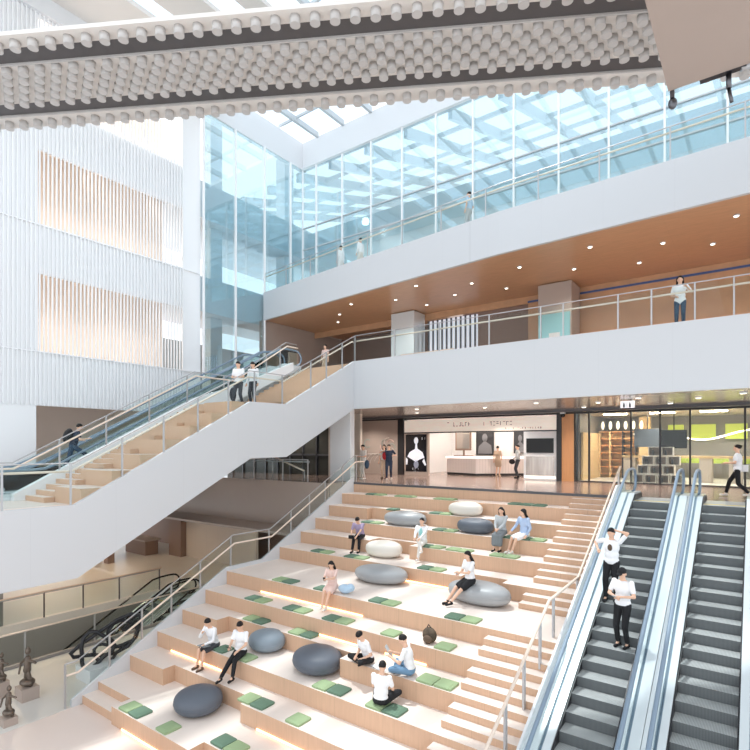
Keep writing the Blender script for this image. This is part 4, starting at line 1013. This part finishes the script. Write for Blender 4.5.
def sit(**k):
    d = dict(pelvis=(0,-.2,.12), footR=(.11,.30,-.37), footL=(-.11,.33,-.37), kneeR=(0,.3,1), kneeL=(0,.3,1), handR=(.12,.2,.3), handL=(-.12,.2,.3), spine=(0,.08,1)); d.update(k); return d
def cross(**k):
    d = dict(pelvis=(0,0,.12), footR=(-.12,.34,.1), footL=(.14,.26,.1), kneeR=(1,.35,.15), kneeL=(-1,.35,.15), handR=(.12,.36,.32), handL=(-.1,.36,.32), spine=(0,.28,1), toe=(0,.2,0)); d.update(k); return d
# on the steps
person('man in white shirt and dark shorts sitting chin in hand with an open laptop', (-12.45, 9.12, 1.35), F+.05, sit(handR=(.06,.17,.5), elbowR=(.5,.3,-1), handL=(-.1,.22,.22), nod=18, spine=(0,.3,1)), 'c_white', 'c_char', 'long', 'shorts', 'c_brown', vox=.014,
       extra=lambda P: held(P, MB().obox((-.08,.22,.19), (1,0,0), (0,1,.1), (0,-.1,1), .15, .11, .008), 'laptop', 'c_grey', 'thin grey laptop on the lap of the man sitting chin in hand', 'laptop'))
person('man in white shirt and black trousers sitting and looking down at his phone', (-11.25, 9.12, 1.42), F+.25, sit(footR=(.13,.5,-.39), footL=(-.14,.36,-.39), handR=(.05,.22,.34), handL=(-.16,.14,.24), nod=30, spine=(0,.02,1)), 'c_white', 'c_black', 'short', 'long', 'c_black', vox=.014, shirt_long=.03,
       extra=phone('black phone held by the seated man in black trousers'))
person('man in purple plaid shirt and black trousers sitting bent forward holding a camera', (-12.0, 15.38, 3.6), F+.3, sit(footR=(.12,.36,-.37), footL=(-.12,.3,-.37), handR=(.16,.34,.2), handL=(-.08,.4,.18), spine=(0,.5,1), nod=25), 'c_purple', 'c_black', 'short', 'long', 'c_black', vox=.018,
       extra=lambda P: held(P, MB().box(.02,.2,.42,.52,.08,.2).lathe((.11,.53,.1), [(.05,0),(.05,.08)], 10), 'camera', 'c_black', 'black camera held by the man in purple plaid shirt', 'camera'))
person('person in white shirt, mint top and white trousers sitting cross legged by cream pouf', (-9.35, 15.4, 3.66), F+.15, sit(footR=(-.22,.42,-.1), kneeR=(.3,.3,1), footL=(-.08,.38,-.37), handR=(.1,.25,.28), handL=(-.1,.27,.28), spine=(0,.05,1)), 'c_white', 'c_offwhite', 'long', 'long', 'c_offwhite', vox=.018,
       extra=lambda P: lp(P, MB().ell((0,-.08,.42), (.07,.06,.16)), 'undershirt', 'c_mint'))
person('woman in pale pink dress sitting on the middle platform edge looking at her hands', (-10.25, 11.75, 2.77), F+.3, sit(footR=(.1,.36,-.39), footL=(-.05,.42,-.39), handR=(.05,.28,.42), handL=(-.06,.3,.44), spine=(0,.1,1), nod=20), 'c_pink', 'c_pink', 'short', 'dress', 'c_offwhite', 'long', vox=.016, female=True, scale=.95,
       extra=phone('dark phone held by the woman in pink dress', .9, up=(0,-.9,.4)))
tag(MB().ell((-9.85,11.98,2.84), (.24,.16,.13)).ell((-9.7,12.05,2.88), (.13,.1,.12)).build('handbag', 'c_ltblue'), 'slouchy pale blue bag lying beside the woman in pink', 'bag')
person('person in pale shirt and black trousers sitting cross legged reading by the papers', (-7.65, 10.2, 1.8), F-.35, cross(nod=38, spine=(0,.38,1), handR=(.06,.34,.22), handL=(-.14,.3,.2)), 'c_white', 'c_black', 'short', 'long', 'c_black', vox=.014, scale=.95)
person('man in white shirt and blue jeans sitting cross legged holding a tablet', (-6.45, 10.2, 1.82), F/2+.35, cross(handR=(.1,.44,.42), handL=(-.16,.42,.4), nod=22, spine=(0,.22,1)), 'c_white', 'c_jeans', 'short', 'long', 'c_black', vox=.014,
       extra=phone('pale tablet held by the man in blue jeans', 2.0, 'c_lgrey', nm='tablet', up=(0,-.8,.5)))
person('man in white shirt seen from behind, sitting cross legged on a green cushion', (-6.65, 9.3, 1.42), .25, cross(nod=12, spine=(0,.12,1)), 'c_white', 'c_black', 'short', 'long', 'c_black', vox=.014)
person('woman in white top and black skirt sitting sideways on the grey pouf', (-6.55, 13.12, 3.24), F-.45, sit(footR=(.2,.42,-.45), footL=(-.02,.52,-.45), handR=(.06,.16,.3), handL=(-.04,.2,.36), nod=10), 'c_white', 'c_black', 'short', 'skirt', 'c_black', 'long', vox=.016, female=True, extra=phone('pale phone held by the woman on grey pouf', .9, 'c_lgrey'))
person('woman in grey dress and white sleeves sitting left of the woman in pale blue', (-6.85, 16.28, 4.12), F+.05, sit(footR=(.1,.28,-.4), footL=(-.1,.25,-.4), handR=(.06,.2,.25), handL=(-.04,.22,.25)), 'c_lgrey', 'c_grey', 'long', 'longskirt', 'c_black', 'long', vox=.018, female=True)
person('woman in pale blue shirt and white shorts turned towards the woman in grey', (-6.15, 16.28, 4.12), F-.35, sit(footR=(.2,.34,-.4), footL=(.02,.38,-.4), handR=(.3,.1,.18), handL=(-.2,-.05,.1), look=(.6,.8,0)), 'c_blue', 'c_white', 'long', 'shorts', 'c_offwhite', 'long', vox=.018, female=True)
# papers and backpack
for i, (x, y, r) in enumerate([(-7.05,10.35,.3),(-6.95,10.12,.1),(-7.3,10.1,-.3)]):
    o = MB().box(-.15,.15,-.11,.11,0,.006).build('paper_sheet', 'plain', None, local=True); o.location = (x,y,1.802+.007*i); o.rotation_euler = (0,0,r)
    tag(o, 'white paper sheet between the three people sitting on the steps, '+('furthest up','middle','furthest left')[i], 'paper', 'papers between the three seated people')
bpk = thing('backpack', (-6.5, 11.15, 2.25), 'dark brown patterned backpack leaning beside a light green cushion', 'backpack')
MB().ell((-6.5,11.15,2.43), (.19,.13,.19)).ell((-6.5,11.15,2.4), (.17,.14,.15)).build('body', pmat('camo', (86,72,58), .8, noise=.6, nscale=8), bpk); MB().ell((-6.48,11.02,2.36), (.13,.06,.1)).build('pocket', 'c_brown', bpk)
MB().tube([(-6.58,11.15,2.58),(-6.53,11.15,2.68),(-6.45,11.15,2.6)], .014, 6).build('handle', 'c_black', bpk)
# escalator riders
def tee(P):
    lp(P, MB().ell(P['chest']+P['fwd']*.125, (.055,.015,.08), P['TM']), 'shirt_print', 'c_brown')
person('man in white printed shirt on escalator with hand raised to his head', (-2.86, 13.55, 3.33), F-.1, stand(handR=(.3,.05,1.2), handL=(-.12,.0,1.66), elbowL=(-1,.2,.2), elbowR=(.8,-.4,-.4), nod=15, pelvis=(0,0,.93), footR=(.1,.1,.08), footL=(-.1,-.05,.08)), 'c_white', 'c_black', 'short', 'long', 'c_black', vox=.013, shirt_long=.06, scale=1.02, extra=tee)
person('man in white shirt and black cap on escalator, hands together at his waist', (-2.38, 12.35, 2.7), F-.25, stand(handR=(.05,.24,1.12), handL=(-.08,.25,1.14), elbowR=(.9,-.4,-.4), elbowL=(-.9,-.4,-.4), nod=30), 'c_white', 'c_black', 'short', 'long', 'c_black', 'cap', vox=.013, shirt_long=.04,
       extra=phone('phone held at waist by the man in black cap', .9, 'c_lgrey'))
# landing
W = dict(footR=(.09,.34,.1), footL=(-.09,-.32,.14), handR=(.25,-.22,.9), handL=(-.25,.26,.95))
person('person in white blouse and black wide trousers walking left past the escalators', (-.55, 20.5, L1), F/2-.1, stand(**{**W, 'pelvis':(0,0,.9), 'handR':(.2,.3,1.1), 'handL':(-.2,.28,1.1)}), 'c_white', 'c_black', 'short', 'long', 'c_offwhite', 'bun', vox=.016, female=True, shirt_long=.08,
       extra=lambda P: held(P, MB().box(.22,.3,-.25,.1,.82,1.04), 'handbag', 'c_white', 'small white shoulder bag of the person walking past the escalators', 'bag'))
person('man in grey shirt and dark trousers standing at cosmetics shop entrance', (-10.0, 26.1, L1), F/2+.2, stand(handL=(-.2,.2,1.0)), 'c_lgrey', 'c_char', 'long', 'long', 'c_black', vox=.02,
       extra=lambda P: held(P, MB().ell((-.22,.25,.85), (.06,.16,.13)), 'handbag', 'c_black', 'black bag carried by the man at the shop entrance', 'bag'))
person('person in pale pink dress standing at the shop counter', (-11.6, 27.3, L1), .0, stand(handR=(.15,.2,1.0)), 'c_tan', 'c_tan', 'short', 'dress', 'c_tan', 'bun', vox=.024, female=True, scale=.96)
person('man in dark navy clothes walking with raised arm in front of the mural', (-14.45, 20.9, L1), F+.5, stand(footR=(.1,.16,.08), footL=(-.1,-.14,.1), handR=(.25,.35,1.4), handL=(-.25,.1,1.2), elbowR=(.6,-.3,-.2)), 'c_navy', 'c_navy', 'short', 'long', 'c_offwhite', vox=.02)
person('person with red bag and pale clothes walking behind the man in navy', (-15.3, 21.7, L1), F+.2, stand(), 'c_offwhite', 'c_tan', 'short', 'long', 'c_brown', 'long', vox=.022, female=True,
       extra=lambda P: held(P, MB().ell((-.1,.18,1.15), (.12,.08,.2)), 'shoulder_bag', 'c_red', 'red bag worn in front by the person behind the man in navy', 'bag'))
person('man in pale purple shirt and light trousers standing at head of the stair railing', (-15.85, 20.7, L1), F-.3, stand(handR=(.1,.25,1.15), handL=(-.1,.25,1.12), nod=15), 'c_offwhite', 'c_offwhite', 'short', 'long', 'c_offwhite', vox=.022,
       extra=lambda P: held(P, MB().ell((-.3,0,.75), (.06,.14,.22)), 'shoulder_bag', 'c_dkjeans', 'dark teal bag carried by the man at the stair railing', 'bag'))
# bridge
person('woman with long dark hair in white blouse and jeans standing at bridge railing', (-2.05, 19.45, 10.8), F+.05, stand(handR=(.12,.12,1.05), handL=(-.2,.16,1.3), nod=12), 'c_white', 'c_dkjeans', 'short', 'long', 'c_black', 'long', vox=.015, female=True, shirt_long=.08)
person('person in pale pink standing far back near the top of the white staircase', (-18.9, 21.3, 10.8), F, stand(), 'c_pink', 'c_tan', 'short', 'long', 'c_tan', vox=.026)
person('man in blue shirt and pale trousers standing at the upper bridge railing', (-10.0, 20.5, 16.2), F/2, stand(handR=(.2,.2,1.1)), 'c_ltblue', 'c_lgrey', 'short', 'long', 'c_offwhite', vox=.022)
person('person in white with reddish hair behind the left end of the upper bridge railing', (-18.3, 21.9, 16.2), F/2, stand(), 'c_white', 'c_white', 'long', 'long', 'c_offwhite', vox=.026)
person('person all in white on the upper bridge, nearer the photo centre than the other', (-16.8, 21.7, 16.2), F/2, stand(), 'c_white', 'c_offwhite', 'long', 'long', 'c_offwhite', vox=.026)
# upper staircase
def sbag(P): held(P, MB().ell((.3,-.1,.5), (.1,.18,.27)), 'travel_bag', 'c_char', 'dark bag carried beside the left man on the white staircase', 'bag')
person('man in white shirt carrying a dark bag down the white staircase, looking at phone', (-15.85, 12.95, 8.52), F+.35, stand(handR=(.12,.25,1.1), handL=(-.1,.25,1.1), footR=(.1,.2,.08), footL=(-.1,-.15,.1), nod=20), 'c_white', 'c_char', 'short', 'long', 'c_black', vox=.017, extra=sbag)
person('man in white shirt looking down on the white staircase, right of the other', (-15.95, 13.75, 8.62), F+.2, stand(handR=(.25,.1,.85), nod=28), 'c_white', 'c_char', 'long', 'long', 'c_black', vox=.017)
def bpack(P):
    held(P, MB().ell(P['chest']-P['fwd']*.24-P['sp']*.05, (.18,.14,.26), P['TM']), 'backpack', 'c_black', 'large black backpack worn by the person climbing the left escalator', 'backpack')
person('person in navy shirt and jeans with black backpack climbing the left escalator', (-18.85, 8.35, 6.15), -.25, stand(pelvis=(0,0,.9), spine=(0,.3,1), footR=(.1,.3,.22), footL=(-.1,-.3,.08), handR=(.25,.4,1.15), handL=(-.25,.3,1.1)), 'c_navy', 'c_dkjeans', 'short', 'long', 'c_navy', vox=.017, extra=bpack)

# ------------------------------------------------------------------ light, sky, camera
w = bpy.data.worlds.new('sky'); bpy.context.scene.world = w; w.use_nodes = True
bg = w.node_tree.nodes['Background']; bg.inputs[0].default_value = (.90,.95,1.0,1); bg.inputs[1].default_value = 1.65
sd = bpy.data.lights.new('sun', 'SUN'); sd.energy = 3.4; sd.angle = R(1.5); sd.color = (1,.96,.9)
so = bpy.data.objects.new('sun', sd); COL.objects.link(so); so.location = (-20, 10, 40)
so.rotation_euler = Vector((-.34, .16, 1)).to_track_quat('Z', 'Y').to_euler()
cd = bpy.data.cameras.new('camera'); co = bpy.data.objects.new('camera', cd); COL.objects.link(co)
cd.sensor_width = 36; cd.lens = 36*525/750; cd.shift_y = 71/750; cd.clip_end = 300
co.location = (0,0,7.05); co.rotation_euler = (R(90), 0, R(36.18))
sc_ = bpy.context.scene; sc_.camera = co
vs_ = sc_.view_settings; vs_.view_transform = 'Standard'; vs_.look = 'None'; vs_.gamma = 1; vs_.use_curve_mapping = False; vs_.exposure = 0.0
